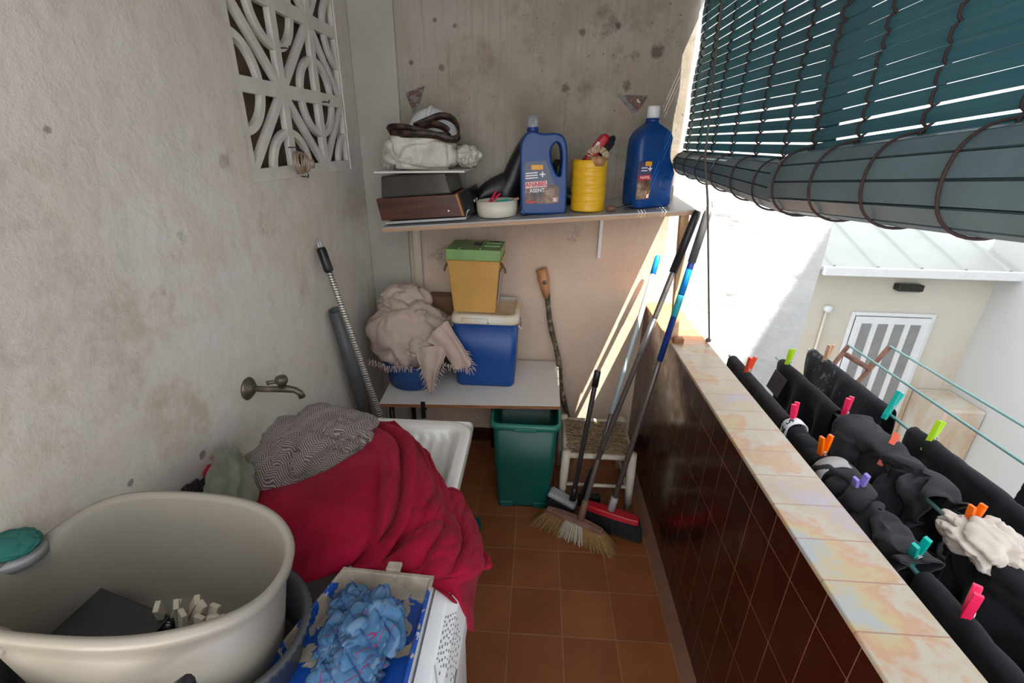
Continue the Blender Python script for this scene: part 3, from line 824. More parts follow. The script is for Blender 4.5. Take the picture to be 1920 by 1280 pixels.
PG = [('tomato', 1402, 695, 0, 'tomato red clothes peg at the far end of the line nearest the parapet', (.1, .1, .5)),
 ('pink', 1482, 800, 0, 'bright pink clothes peg above the white lettered waistband', (-.1, .1, .8)),
 ('orange', 1537, 862, 0, 'vivid orange clothes peg on the nearest line just past the lettered waistband', (0, -.05, .3)),
 ('purple', 1602, 930, 0, 'lilac purple clothes peg on the crumpled trousers', (.2, -.25, .2)),
 ('teal', 1712, 1048, 0, 'teal clothes peg beside the parapet between trousers and leggings', (.2, -.35, .3)),
 ('pink', 1812, 1150, 0, 'large bright pink clothes peg gripping the grey leggings', (0, .1, .9)),
 ('lime', 1474, 692, 1, 'lime green clothes peg at the far end of the second line', (0, .2, .7)),
 ('pink', 1580, 785, 1, 'bright pink clothes peg on the second line where the bare wire shows', (0, .1, .7)),
 ('salmon', 1665, 846, 1, 'coral red clothes peg clipped on the crumpled black jacket', (0, .75, .7)),
 ('orange', 1815, 985, 1, 'vivid orange clothes peg above the knotted white cloth', (0, 0, .2)),
 ('wood', 1547, 680, 2, 'pale wooden clothes peg on the bleach splashed jeans', (0, .15, .5)),
 ('teal', 1668, 772, 2, 'teal clothes peg at the near end of the bleach splashed jeans', (0, .5, .5)),
 ('lime', 1742, 832, 2, 'lime green clothes peg on the long black cloth', (0, .35, .5))]
for c_, x_, y_, li, lb_, ro in PG: peg(c_, x_, y_, LX[li], lb_, ro)

# ------------------------------------------------------------------ blinds
def blind(label, xb, ya, yb, zt, zr, ra, rb, cords, seed, slope=0.0, lean=0.0, ng=6):
    """slats from zt down to zr, roll centre at zr - rr; z of the roll changes with y by slope"""
    t = thing('roller_blind', label, 'blind', (xb, ya, zt), group='teal slatted blinds over the parapet')
    def R_(y): return ra + (rb - ra) * (y - ya) / (yb - ya)
    P = .0305; n = int((zt - zr) / P) + 1; mb = MB()
    ny = 8; ys_ = yb - .11
    for k in range(n):
        f = k / n
        gap = .0022 if k < n - ng else .0055
        for q in range(ny):
            y0 = ya + (ys_ - ya) * q / ny; y1 = ya + (ys_ - ya) * (q + 1) / ny
            vs = []
            for y in (y0, y1):
                sl = slope * (y - ya) * f
                z = zt - k * P + sl; bow = .004 * math.sin(y * 3 + k * .7 + seed)
                xo = xb + lean * (zt - z)
                h = P - gap
                for dx, dz in ((-.0012 + bow, 0), (-.0028 + bow, -h / 2), (-.0012 + bow, -h), (.0006 + bow, -h), (-.0004 + bow, -h / 2), (.0006 + bow, 0)):
                    vs.append(V((xo + dx, y - ya * 0, z + dz)))
            mb.add(vs, [(i, (i + 1) % 6, 6 + (i + 1) % 6, 6 + i) for i in range(6)] + ([(0, 1, 2, 3, 4, 5)] if q == 0 else []) + ([(6, 7, 8, 9, 10, 11)] if q == ny - 1 else []))
    o = mb.build('slats', 'slat', t); loc(o, t)
    # roll
    xr = xb + lean * (zt - zr) + .0
    mb = MB(); ns = 12
    def ctr(y): return V((xr, y, zr - R_(y) + slope * (y - ya)))
    for k in range(ns):
        a0 = 2 * PI * (k + .06) / ns; a1 = 2 * PI * (k + .94) / ns; vs = []
        for y in [ya + (yb - ya) * q / 10 for q in range(11)]:
            c = ctr(y); w_ = R_(y) * (1 + .05 * noise.noise(V((y * 2, k, seed))))
            for a, r_ in ((a0, w_), (a1, w_), (a1, w_ - .006), (a0, w_ - .006)):
                vs.append(c + V((-math.sin(a) * r_, 0, math.cos(a) * r_)))
        fs = [(q * 4 + i, q * 4 + (i + 1) % 4, (q + 1) * 4 + (i + 1) % 4, (q + 1) * 4 + i) for q in range(10) for i in range(4)] + [(0, 1, 2, 3), (40, 41, 42, 43)]
        mb.add(vs, fs)
    o = loc(mb.build('roll', 'roll', t), t)
    mb = MB()                                    # spiral of slats seen at the end
    pts = []
    for k in range(90):
        a = k / 90 * 7 * PI; r_ = min(ra, rb) * (.12 + .80 * k / 90); pts.append((math.sin(a) * r_, math.cos(a) * r_))
    for ye, s_ in ((ya, 1), (yb, -1)):
        c = ctr(ye); mb2 = []
        for a, b in pts:
            mb2 += [c + V((a, .004 * s_, b)), c + V((a * 1.0, -.05 * s_, b))]
        nn = len(pts)
        mb.add(mb2, [(2 * i, 2 * i + 2, 2 * i + 3, 2 * i + 1) for i in range(nn - 1)])
    loc(mb.build('rolled_core', 'slat', t, solid=.003), t)
    # inner dark core
    loc(MB().tube([ctr(ya + (yb - ya) * q / 10) + V((0, 0, 0)) for q in range(11)], [R_(ya + (yb - ya) * q / 10) * .86 for q in range(11)], 20).build('core', 'roll', t, True), t)
    for y in cords:
        mb = MB()
        for side in (0, 1):
            pts = []
            for k in range(n):
                sl = slope * (y - ya) * (k / n); z = zt - k * P + sl; xo = xb + lean * (zt - z)
                d = -.0085 if (k + side) % 2 == 0 else .0075
                pts += [(xo, y + (side - .5) * .004, z), (xo + d, y + (side - .5) * .004, z - P * .25), (xo + d, y + (side - .5) * .004, z - P * .75)]
            mb.tube(pts, .0026, 6)
        c = ctr(y); rr = R_(y)
        pts = [c + V((-math.sin(a) * (rr + .004), .004 * math.sin(a * 3), math.cos(a) * (rr + .004))) for a in [2 * PI * k / 40 for k in range(41)]]
        mb.tube(pts, .0026, 6)
        loc(mb.build('cord', 'cord', t, True), t)
    return t
blind('far slatted blind with a thin roll beside the back wall', .662, 2.400, 1.30, 2.62, 1.668, .046, .068, [2.34, 2.18, 2.0, 1.80, 1.60, 1.42], 1, slope=.0)
blind('near teal slatted blind with the thick low roll', .640, 1.270, .30, 2.62, 1.692, .074, .078, [1.235, 1.07, .90, .73, .56, .4], 2, slope=-.085, ng=3)
# rope
pr = at(1330, 641, 'Z', PZ)
t = tag(MB().tube([(.560, 1.90, 2.60), (.562, 1.86, 2.13), (.560, 1.76, 1.66), (.60, 1.78, 1.52), (pr.x - .004, pr.y, PZ + .02), (pr.x, pr.y, PZ + .002)], .0038, 8).build('pull_rope', 'rope', None, True),
        'thin grey pull rope hanging in front of the far blind to the parapet edge', 'rope')
MB().lathe([(.004, 0), (.011, .004), (.011, .012), (.004, .018)], (pr.x - .006, pr.y, PZ), 12).build('knot', 'rope', t, True)

# ------------------------------------------------------------------ shelf (tilted)
TILT = math.atan(.083)
def sz(x, y): return 1.396 + .083 * x + .06 * (y - 2.1)
def shelf():
    t = thing('wall_shelf', 'tilted grey topped wooden shelf across the back wall', 'shelf', (0, 2.1, 1.396))
    a = (-.69, 2.085); b = (.672, 2.075); c = (.66, BY - .004); d = (-.66, BY - .004)
    top = [V((x, y, sz(x, y))) for x, y in (a, b, c, d)]; th = V((0, 0, -.022))
    inv = Matrix.Translation(t.location).inverted()
    o = MB().add([p + th * .25 for p in top] + [p + th for p in top], [(0, 1, 2, 3), (4, 7, 6, 5), (0, 4, 5, 1), (1, 5, 6, 2), (2, 6, 7, 3), (3, 7, 4, 0)]).build('board', 'shelf_edge', t); o.matrix_parent_inverse = inv
    o = MB().add(top + [p + th * .25 for p in top], [(0, 1, 2, 3), (4, 7, 6, 5), (0, 4, 5, 1), (1, 5, 6, 2), (2, 6, 7, 3), (3, 7, 4, 0)]).build('top_laminate', 'shelf_top', t); o.matrix_parent_inverse = inv
    o = MB().b2((-.645, BY - .035, .70), (-.605, BY - .004, sz(-.62, 2.43) - .024)).build('wall_batten', 'painted_batten', t, bevel=.002); o.matrix_parent_inverse = inv
    o['label'] = 'dirty painted batten'
    o = MB().b2((.310, BY - .022, 1.150), (.327, BY - .002, sz(.32, 2.43) - .024)).build('bracket', 'white_frame', t, bevel=.002); o.matrix_parent_inverse = inv
    mb = MB(); z1 = sz(.62, 2.1) - .024
    mb.add([V(p) for p in ((.598, 1.93, PZ), (.628, 1.93, PZ), (.628, 1.96, PZ), (.598, 1.96, PZ), (.605, 2.09, z1), (.640, 2.09, z1), (.640, 2.125, z1), (.605, 2.125, z1))],
           [(0, 3, 2, 1), (4, 5, 6, 7), (0, 1, 5, 4), (1, 2, 6, 5), (2, 3, 7, 6), (3, 0, 4, 7)])
    o = mb.build('leg', 'pine', t, bevel=.002); o.matrix_parent_inverse = inv
    return t
shelf()
tag(MB().b2((.598, 1.885, PZ), (.640, 1.915, PZ + .022)).build('wood_block', 'chip', None, bevel=.002), 'small brown wood block on the parapet by the shelf leg', 'wood block')

T = lambda x, y, z=0, rz=0, tilt=.04: (Matrix.Translation((x, y, z)))
def shelf_thing(name, label, cat, x, y, rz=0, tilt=.055, group=None, dz=0):
    return thing(name, label, cat, (x, y, sz(x, y) + dz), (0, -tilt, rz), group)

# white enamel tray under the record player
t = shelf_thing('enamel_tray', 'flat white rimmed tray under the record player on the shelf', 'tray', -.50, 2.26, .0, TILT)
mb = MB().b2((-.175, -.165, 0.001), (.185, .16, .006)); mb.build('base', 'white_frame', t, bevel=.001)
MB().tube([(-.175, -.168, .008), (.185, -.168, .008), (.192, -.160, .035), (.197, .12, .035)], .003, 8).build('rim', 'white_frame', t, True)
# record player
def record_player():
    t = shelf_thing('record_player', 'walnut record player with a smoked lid at the shelf end', 'record player', -.515, 2.28, -.02, TILT, dz=.008)
    h = .098
    def prism(x0, x1, xt0, xt1, y0, y1, z0, z1):
        return MB().add([(x0, y0, z0), (x1, y0, z0), (x1, y1, z0), (x0, y1, z0), (xt0, y0, z1), (xt1, y0, z1), (xt1, y1, z1), (xt0, y1, z1)], [(0, 3, 2, 1), (4, 5, 6, 7), (0, 1, 5, 4), (1, 2, 6, 5), (2, 3, 7, 6), (3, 0, 4, 7)])
    prism(-.185, .185, -.195, .162, -.16, .15, .003, h).build('plinth', 'walnut', t, bevel=.002)
    prism(.183, .193, .160, .172, -.161, .15, .003, h + .001).build('side_panel', 'orange_wood', t, bevel=.001)
    mb = MB(); mb.add([(.195, -.150, .006), (.235, -.11, .012), (.235, .13, .012), (.195, .145, .006), (.175, -.150, h), (.215, -.10, h + .02), (.215, .13, h + .02), (.175, .145, h)], [(0, 3, 2, 1), (4, 5, 6, 7), (0, 1, 5, 4), (1, 2, 6, 5), (2, 3, 7, 6), (3, 0, 4, 7)])
    mb.build('control_panel', 'black_plastic', t, bevel=.004)
    for k in range(3): MB().lathe([(.008, 0), (.008, .008), (.006, .010)], (.222, -.06 + k * .07, .055), 12, 'X').build('knob', 'alu', t, True)
    prism(-.175, .145, -.160, .125, -.150, .145, h, h + .093).build('lid', 'smoke', t, bevel=.008)
    MB().lathe([(.004, 0), (.004, .006)], (.125, -.165, .03), 10, 'Y').build('screw', 'alu', t)
record_player()
zt_ = sz(-.515, 2.28) + .008 + .195
t = tag(MB().box((0, 0, 0), (.395, .33, .008)).build('loose_board', 'laminate', None, bevel=.001), 'thin pale board laid flat on the record player lid', 'board')
t.location = (-.515, 2.275, zt_ + .004); t.rotation_euler = (.0, -.03, -.02)
o = blob('plastic_bag', (-.535, 2.24, zt_ + .080), (.158, .10, .080), 'film', None, 31, .20, 1.4, flat=zt_ + .010, e=.72)
tag(o, 'crumpled translucent plastic bag resting on the thin pale board', 'bag')
blob('bag_tail', (-.335, 2.27, zt_ + .066), (.060, .06, .045), 'film', o, 32, .35, 1.8)
blob('bag_tail', (-.685, 2.27, zt_ + .055), (.035, .05, .05), 'film', o, 33, .35, 1.8)
# helmet
t = thing('hard_hat', 'white safety helmet perched behind the plastic bag', 'helmet', (-.500, 2.335, zt_ + .146))
rings = []
for k in range(21):
    a = PI / 2 * k / 20.3; rings.append([V((.112 * math.cos(a) * math.cos(q), .10 * math.cos(a) * math.sin(q), .118 * math.sin(a))) for q in [2 * PI * i / 40 for i in range(40)]])
MB().rings(rings, cap0=True, cap1=True).build('shell', 'helmet', t, True)
MB().tube([(.0, .100 * math.cos(a), .118 * math.sin(a)) for a in [PI * k / 20 for k in range(21)]], .010, 8).build('ridge', 'helmet', t, True)
MB().lathe([(.098, 0), (.112, -.003), (.112, -.007), (.098, -.006)], n=40, cap0=False, cap1=False).build('brim', 'helmet', t, True)
# belt
def ribbon(pts, w, th=.003):
    P = [V(p) for p in pts]; n = len(P); vs = []; uv = []; L = 0
    for i, p in enumerate(P):
        t_ = (P[min(i + 1, n - 1)] - P[max(i - 1, 0)]).normalized(); sd_ = V((0, -.35, .94)); sd_ = (sd_ - t_ * sd_.dot(t_)).normalized() * w / 2
        if i: L += (p - P[i - 1]).length
        vs += [p + sd_, p - sd_]; uv += [(L * 2, 0), (L * 2, .09)]
    return MB().add(vs, [(2 * i, 2 * i + 2, 2 * i + 3, 2 * i + 1) for i in range(n - 1)], uv)
bz = zt_ + .157
ctl = [V(p) for p in ((-.66, 2.19, bz + .006), (-.64, 2.17, bz + .020), (-.58, 2.16, bz + .020), (-.50, 2.155, bz + .006), (-.43, 2.16, bz - .012), (-.375, 2.17, bz - .022), (-.352, 2.19, bz + .0), (-.375, 2.21, bz + .050), (-.43, 2.22, bz + .070), (-.50, 2.22, bz + .048), (-.55, 2.21, bz + .024), (-.46, 2.185, bz + .036), (-.40, 2.175, bz + .015), (-.41, 2.17, bz - .008), (-.50, 2.15, bz - .004), (-.60, 2.16, bz - .004), (-.655, 2.19, bz - .002))]
tag(ribbon([crow(ctl, k / 110) for k in range(111)], .030).build('belt', 'belt', None, True, solid=.004), 'dark brown woven belt coiled on the plastic bag', 'belt')

# boots behind the bottle
def boot(label, loc_, rz, lean):
    t = thing('rubber_boot', label, 'boot', loc_, (0, 0, rz), 'black boots on the shelf')
    prof = [(0, .0, .058, .050), (.02, .0, .062, .052), (.07, .0, .062, .050), (.12, lean * .10, .060, .050), (.20, lean * .20, .054, .050), (.27, lean * .30, .044, .046), (.32, lean * .36, .026, .040)]
    MB().rings([superel(a, b, .9, z, 28, x, 0) for z, x, a, b in [(p[0] + .012, p[1], p[2], p[3]) for p in prof]], cap1=False).build('shaft', 'leather', t, True, solid=.004)
    foot = []
    for k in range(12):
        f = k / 11; x = .03 - f * .20; h = .110 * (1 - f) ** .7 + .062 * math.sqrt(max(0, 1 - f ** 6)); wd = .040 + .008 * math.sin(f * PI)
        if f > .85: h *= 1 - (f - .85) * 3.5; wd *= 1 - (f - .85) * 2.2
        foot.append([V((x, wd * math.cos(q), .012 + h * .5 + h * .5 * math.sin(q))) for q in [2 * PI * i / 20 for i in range(20)]])
    MB().rings(foot).build('foot', 'leather', t, True)
    MB().rings([superel(.112, .045, .8, z, 32, -.062, 0) for z in (0, .014)]).build('sole', 'black_plastic', t, bevel=.002)
    return t
boot('black boot leaning beside the record player with its toe forward', (-.155, 2.375, sz(-.15, 2.37)), .25, .30)
boot('black boot mostly hidden behind the blue bottle with the handle hole', (.075, 2.37, sz(.07, 2.37)), PI - .2, -.05).scale = (.8, .8, .62)
# bowl of pegs
t = shelf_thing('peg_bowl', 'ivory round dish full of clothes pegs on the shelf', 'bowl', -.186, 2.19, 0)
MB().lathe([(.078, 0), (.086, .004), (.092, .030), (.093, .070), (.088, .070), (.086, .030), (.078, .012), (.0, .010)], n=44, cap0=True, cap1=False).build('dish', 'ivory', t, True)
bz_ = sz(-.186, 2.19)
for k, (c_, dx, dy, dz, rr_, lb_) in enumerate([('pink', -.022, -.005, .062, (.5, .6, .3), 'pink peg standing up in the ivory dish'), ('teal', .020, -.030, .050, (1.3, .3, 1.2), 'teal peg lying across the ivory dish'),
     ('teal', .045, .0, .050, (1.45, 0, .6), 'second teal peg behind the one crossing the ivory dish'), ('wood', .065, -.01, .052, (1.3, .2, 2.2), 'brown wooden peg at the rim of the ivory dish'),
     ('wood', -.045, -.030, .044, (1.5, .2, .9), 'wooden peg low in the ivory dish'), ('lime', .0, .035, .044, (1.5, .1, .2), 'lime peg at the back of the ivory dish')]):
    q = dup(protos[c_], (-.186 + dx * .9, 2.19 + dy, bz_ + dz + .014), rr_, lb_, 'pegs in the ivory dish'); q.scale = (.85, .85, .85)

# bottles
def label_text(t, x0, z0, y, s=1.0):
    """printing on a label whose lower left corner is (x0, z0) on the plane y"""
    lb_ = None
    return lb_
def bottle_a():
    t = shelf_thing('detergent_bottle', 'blue detergent bottle with a see through handle hole and clear cap', 'bottle', .018, 2.20, .05, .03, 'detergent bottles on the shelf')
    out = smooth_loop([(-.098, .012), (-.088, .0), (0, -.002), (.090, .0), (.100, .012), (.102, .10), (.101, .20), (.098, .275), (.080, .318), (.045, .330), (.0, .328), (-.028, .334), (-.046, .338), (-.066, .334), (-.088, .312), (-.100, .27), (-.101, .15)])
    hole = smooth_loop([(.042, .285), (.030, .262), (.034, .220), (.052, .175), (.070, .160), (.074, .185), (.076, .24), (.068, .280), (.055, .292)])
    outline_mesh('body', [out, hole], .105, .009, 'bottle', t, XZ)
    MB().lathe([(.024, .325), (.024, .352), (.021, .356)], (-.046, 0, 0), 24).build('neck', 'navy_pole', t, True)
    MB().lathe([(.0235, .350), (.022, .398), (.016, .400)], (-.046, 0, 0), 24, cap0=False).build('cap', 'clear', t, True)
    lo = [(-.080, .046), (.052, .046), (.066, .052), (.070, .115), (.056, .118), (.035, .15), (.018, .20), (.010, .222), (-.078, .218), (-.082, .20)]
    lab = MB().add([V((a, -.0535, b)) for a, b in lo] + [V((a, -.0520, b)) for a, b in lo], [tuple(range(10))] + [tuple(range(19, 9, -1))] + [(i, (i + 1) % 10, 10 + (i + 1) % 10, 10 + i) for i in range(10)]).build('label', 'label', t)
    MB().box((-.028, -.0545, .196), (.050, .001, .020)).build('tag', 'orange_tag', lab, bevel=.006)
    for k, w_ in enumerate((.052, .052, .054)): MB().box((-.052, -.0545, .173 - k * .010), (w_, .001, .0045), (0, -.06, 0)).build('small_print', 'white_ink', lab)
    mw = lambda x, z, r=0: Matrix.Translation((x, -.0552, z)) @ XZ @ Matrix.Rotation(r, 4, 'Z')
    text_mesh('+', .046, 'lettering', 'white_ink', lab, mw(-.005, .165), bold=.001)
    MB().box((-.032, -.0542, .126), (.094, .001, .026), (0, -.07, 0)).build('banner', 'pink_ink', lab)
    text_mesh('ANABEL', .0262, 'lettering', 'red_ink', lab, mw(-.032, .127, .07), bold=.0005)
    text_mesh('ASENT', .022, 'lettering', 'white_ink', lab, mw(-.028, .101, .05), bold=.0006)
    MB().box((.050, -.0542, .062), (.016, .001, .018)).build('emblem', 'pink_ink', lab, bevel=.003)
    MB().box((-.055, -.0542, .053), (.040, .001, .008)).build('strip', 'red_ink', lab)
bottle_a()
def bottle_b():
    t = shelf_thing('detergent_bottle', 'blue detergent bottle with a white cap turned sideways at the shelf end', 'bottle', .478, 2.21, .35, .03, 'detergent bottles on the shelf')
    prof = [(0, -.088, .080, .055), (.012, -.098, .095, .066), (.10, -.100, .098, .066), (.140, -.098, .100, .064), (.165, -.097, .092, .062), (.20, -.096, .074, .060), (.24, -.096, .072, .058), (.28, -.092, .078, .056), (.305, -.076, .066, .052), (.322, -.055, .040, .044), (.334, -.038, .020, .030), (.345, -.030, .016, .024)]
    rings = [rrect((b - a) / 2, d, min(d, (b - a) / 2) * .55, z, 6, (a + b) / 2, 0) for z, a, b, d in prof]
    MB().rings(rings).build('body', 'bottle', t, True)
    MB().lathe([(.028, .336), (.028, .356)], (-.007, 0, 0), 24).build('collar', 'navy_pole', t, True)
    MB().lathe([(.026, .352), (.0255, .398), (.021, .402)], (-.007, 0, 0), 24).build('cap', 'cap', t, True)
    lab = MB().box((-.062, -.0672, .115), (.066, .0015, .150)).build('label', 'label', t, bevel=.004)
    MB().box((-.048, -.0685, .182), (.030, .001, .018)).build('tag', 'orange_tag', lab, bevel=.005)
    mw = lambda x, z, r=0: Matrix.Translation((x, -.0695, z)) @ XZ @ Matrix.Rotation(r, 4, 'Z')
    text_mesh('+', .036, 'lettering', 'white_ink', lab, mw(-.040, .160), bold=.001)
    MB().box((-.060, -.0682, .128), (.058, .001, .020)).build('banner', 'red_ink', lab)
    text_mesh('NABEL', .016, 'lettering', 'pink_ink', lab, mw(-.060, .128), bold=.0006)
    for k in range(2): MB().box((-.066, -.0685, .166 - k * .011), (.028, .001, .004)).build('small_print', 'white_ink', lab)
    MB().box((-.040, -.0685, .052), (.012, .001, .016)).build('emblem', 'pink_ink', lab, bevel=.002)
    MB().lathe([(.034, 0), (.030, -.004), (.02, -.006)], (.046, -.062, .10), 20, 'Y').build('thumb_dent', 'bottle', t, True)
bottle_b()
# yellow can with brushes
t = shelf_thing('yellow_can', 'ribbed yellow plastic can holding scrubbing brushes', 'can', .218, 2.20, 0, .02)
pr_ = [(.0, .002), (.070, 0), (.076, .004)]
for k in range(6):
    z = .008 + k * .034; pr_ += [(.0755, z), (.0755, z + .026), (.0725, z + .030)]
pr_ += [(.0755, .208), (.077, .212), (.072, .212), (.070, .05), (0, .03)]
MB().lathe(pr_, n=48, cap0=False, cap1=False).build('body', 'can', t, True)
cz = sz(.218, 2.2)
t = thing('scrub_brush', 'red handled dark scrubbing brush leaning in the yellow can', 'brush', (.195, 2.18, cz + .20), (0, .62, .1))
rings = [rrect(a, .028, min(a, .028) * .6, z, 5) for z, a in ((-.02, .018), (.03, .020), (.08, .020), (.12, .019), (.135, .010))]
MB().rings(rings).build('handle', 'red_plastic', t, True)
MB().box((-.012, -.029, .07), (.014, .002, .045)).build('grip_inset', 'pink_ink', t, bevel=.004)
blob('bristles', (.030, 0, .105), (.020, .030, .045), 'dark_bristle', t, 41, .2, 5)
t = thing('dish_brush', 'round pale bristle brush head in the yellow can', 'brush', (.238, 2.155, cz + .218), (0, 0, .1))
MB().lathe([(.0, -.03), (.03, -.03), (.036, -.01), (.036, .006), (0, .012)], n=24, cap0=False, cap1=False).build('head', 'barewood', t, True)
mb = MB()
for k in range(90):
    a = PI * random.random() * 1.0; b = random.uniform(-.9, .9)
    d = V((math.cos(a), b * .6, abs(math.sin(a)) + .2)).normalized()
    mb.tube([d * .026, d * .052], .0016, 4)
mb.build('bristles', 'bristle', t)
# putty knife
t = shelf_thing('putty_knife', 'short putty knife with a brown wooden handle between can and bottle', 'knife', .322, 2.125, .12, TILT, dz=.013)
MB().tube([(-.030, 0, 0), (-.010, 0, .003), (.012, 0, 0)], [.011, .014, .009], 12).build('handle', 'wood_dark', t, True)
MB().add([(.010, -.006, .002), (.085, -.020, .012), (.085, .02, .012), (.010, .006, .002), (.010, -.006, .004), (.085, -.020, .014), (.085, .02, .014), (.010, .006, .004)], [(0, 1, 2, 3), (4, 7, 6, 5), (0, 4, 5, 1), (1, 5, 6, 2), (2, 6, 7, 3), (3, 7, 4, 0)]).build('blade', 'steel_dark', t)

# fragments on the wall
def frag(pts, label):
    P = [at(x, y, 'Y', BY - .006) for x, y in pts]; n = len(P)
    o = MB().add(P + [p + V((0, .006, 0)) for p in P], [tuple(range(n)), tuple(range(2 * n - 1, n - 1, -1))] + [(i, (i + 1) % n, n + (i + 1) % n, n + i) for i in range(n)]).build('wall_fixing', 'fragment', None)
    tag(o, label, 'wall fixing')
frag([(760, 174), (796, 161), (786, 195), (775, 212)], 'broken triangular plate left on the wall above the helmet')
frag([(1157, 178), (1215, 179), (1203, 200), (1187, 213)], 'broken triangular plate left on the wall behind the white bottle cap')

# wire coil and hooks on the lattice
c0 = at(555, 305, 'X', WX + .02)
t = thing('wire_coil', 'coil of pale copper wire hung on the lattice block', 'wire', c0)
pts = [(.0 + .035 * (k / 150) + .004 * math.sin(k * .7), (.036 - .010 * (k / 150)) * math.sin(k * .38) + .012 * math.sin(k * .05), (.038 - .006 * (k / 150)) * math.cos(k * .38)) for k in range(150)]
MB().tube(pts, .0022, 6).build('coil', 'copper', t, True)
MB().tube([(.045, .030 + .014 * math.sin(k * .6), .014 * math.cos(k * .6) - .004) for k in range(60)], .003, 6).build('inner_coil', 'copper', t, True)
MB().tube([(-.012, -.015, .05), (.015, .0, .05), (.02, .028, .035), (.01, .035, .0)], .002, 6).build('tie', 'steel_dark', t, True)
for (x, y), l_ in (((568, 331), 'small iron hook under the copper wire coil'), ((608, 191), 'small iron hook on the right lattice crossing'), ((531, 90), 'small iron hook high on the lattice upright')):
    p = at(x, y, 'X', WX + .004)
    tag(MB().tube([p + V((-.012, 0, 0)), p + V((.012, 0, 0)), p + V((.016, .008, -.004)), p + V((.016, .012, .008))], .0022, 6).build('wall_hook', 'steel_dark', None, True), l_, 'hook')

# ------------------------------------------------------------------ tap
tp = at(464, 728, 'X', WX)
t = thing('wall_tap', 'tarnished brass tap sticking out of the wall above the sink', 'tap', tp)
MB().lathe([(.034, 0), (.036, .004), (.030, .010), (.024, .012), (.018, .020), (.012, .024)], n=32, axis='X').build('wall_plate', 'brass', t, True)
dn = V((.135, .005, 0))
pts = [V((.0, 0, 0)), V((.05, 0, 0)), V((.095, .004, 0)), V((.125, .008, 0)), V((.145, .010, -.004)), V((.158, .012, -.014)), V((.163, .013, -.030))]
MB().tube(pts, [.0095, .0095, .010, .012, .010, .010, .011], 14).build('spout', 'brass', t, True)
MB().lathe([(.011, 0), (.013, .012), (.017, .016), (.019, .026), (.016, .036), (.008, .040)], (.110, .006, .006), 16).build('valve', 'brass', t, True)
MB().tube([(.110, .006, .028), (.078, -.002, .026), (.070, -.004, .024)], [.007, .006, .008], 10).build('handle', 'brass', t, True)

# ------------------------------------------------------------------ sink
def sink():
    x0, x1, y0, y1, zr = -.872, -.205, .80, 1.435, .772
    t = thing('laundry_sink', 'white ceramic laundry sink with a ribbed washboard against the left wall', 'sink', ((x0 + x1) / 2, (y0 + y1) / 2, 0))
    nx, ny = 110, 90; vs = []
    def h(x, y):
        rim = .034; dx = min(x - x0, x1 - x); dy = min(y - y0, y1 - y); d = min(dx, dy)
        # rounded inner rectangle
        ix, iy = max(0, rim + .05 - dx), max(0, rim + .05 - dy)
        dd = (rim + .05) - math.hypot(ix, iy) if (ix > 0 and iy > 0) else d
        if dd <= rim: return zr - .006 * max(0, 1 - dd / .008)
        k = min(1, (dd - rim) / .045); k = k * k * (3 - 2 * k)
        f = (y1 - rim - y) / (y1 - y0 - 2 * rim)
        depth = .035 + .13 * min(1, f * 1.25)
        rib = .0075 * (.5 + .5 * math.sin(x * 2 * PI / .038)) * (1 if f < .85 else 0) * max(0, min(1, (k - .6) * 3)) if x > -.62 else 0
        return zr - depth * k + rib
    for j in range(ny + 1):
        for i in range(nx + 1):
            x = x0 + (x1 - x0) * i / nx; y = y0 + (y1 - y0) * j / ny
            # round outer corners
            vs.append((x, y, h(x, y)))
    mb = MB(); mb.add(vs, [(j * (nx + 1) + i, j * (nx + 1) + i + 1, (j + 1) * (nx + 1) + i + 1, (j + 1) * (nx + 1) + i) for j in range(ny) for i in range(nx)])
    # outside skirt
    def ringpts(ins, z): return [V((x0 + ins, y0 + ins, z)), V((x1 - ins, y0 + ins, z)), V((x1 - ins, y1 - ins, z)), V((x0 + ins, y1 - ins, z))]
    o = mb.build('bowl', 'ceramic', t, True); loc(o, t)
    o = MB().rings([rrect((x1 - x0) / 2, (y1 - y0) / 2, .02, zr - .004, 5, (x0 + x1) / 2, (y0 + y1) / 2), rrect((x1 - x0) / 2 + .002, (y1 - y0) / 2 + .002, .02, zr - .02, 5, (x0 + x1) / 2, (y0 + y1) / 2),
                    rrect((x1 - x0) / 2 - .006, (y1 - y0) / 2 - .006, .02, zr - .07, 5, (x0 + x1) / 2, (y0 + y1) / 2),
                    rrect((x1 - x0) / 2 - .05, (y1 - y0) / 2 - .05, .04, zr - .23, 5, (x0 + x1) / 2, (y0 + y1) / 2)], cap0=False).build('skirt', 'ceramic', t, True); loc(o, t)
    o = MB().b2((x0 + .02, y0 + .12, 0), (x1 - .14, y1 - .12, zr - .22)).build('pedestal', 'wall_left', t); loc(o, t)
sink()

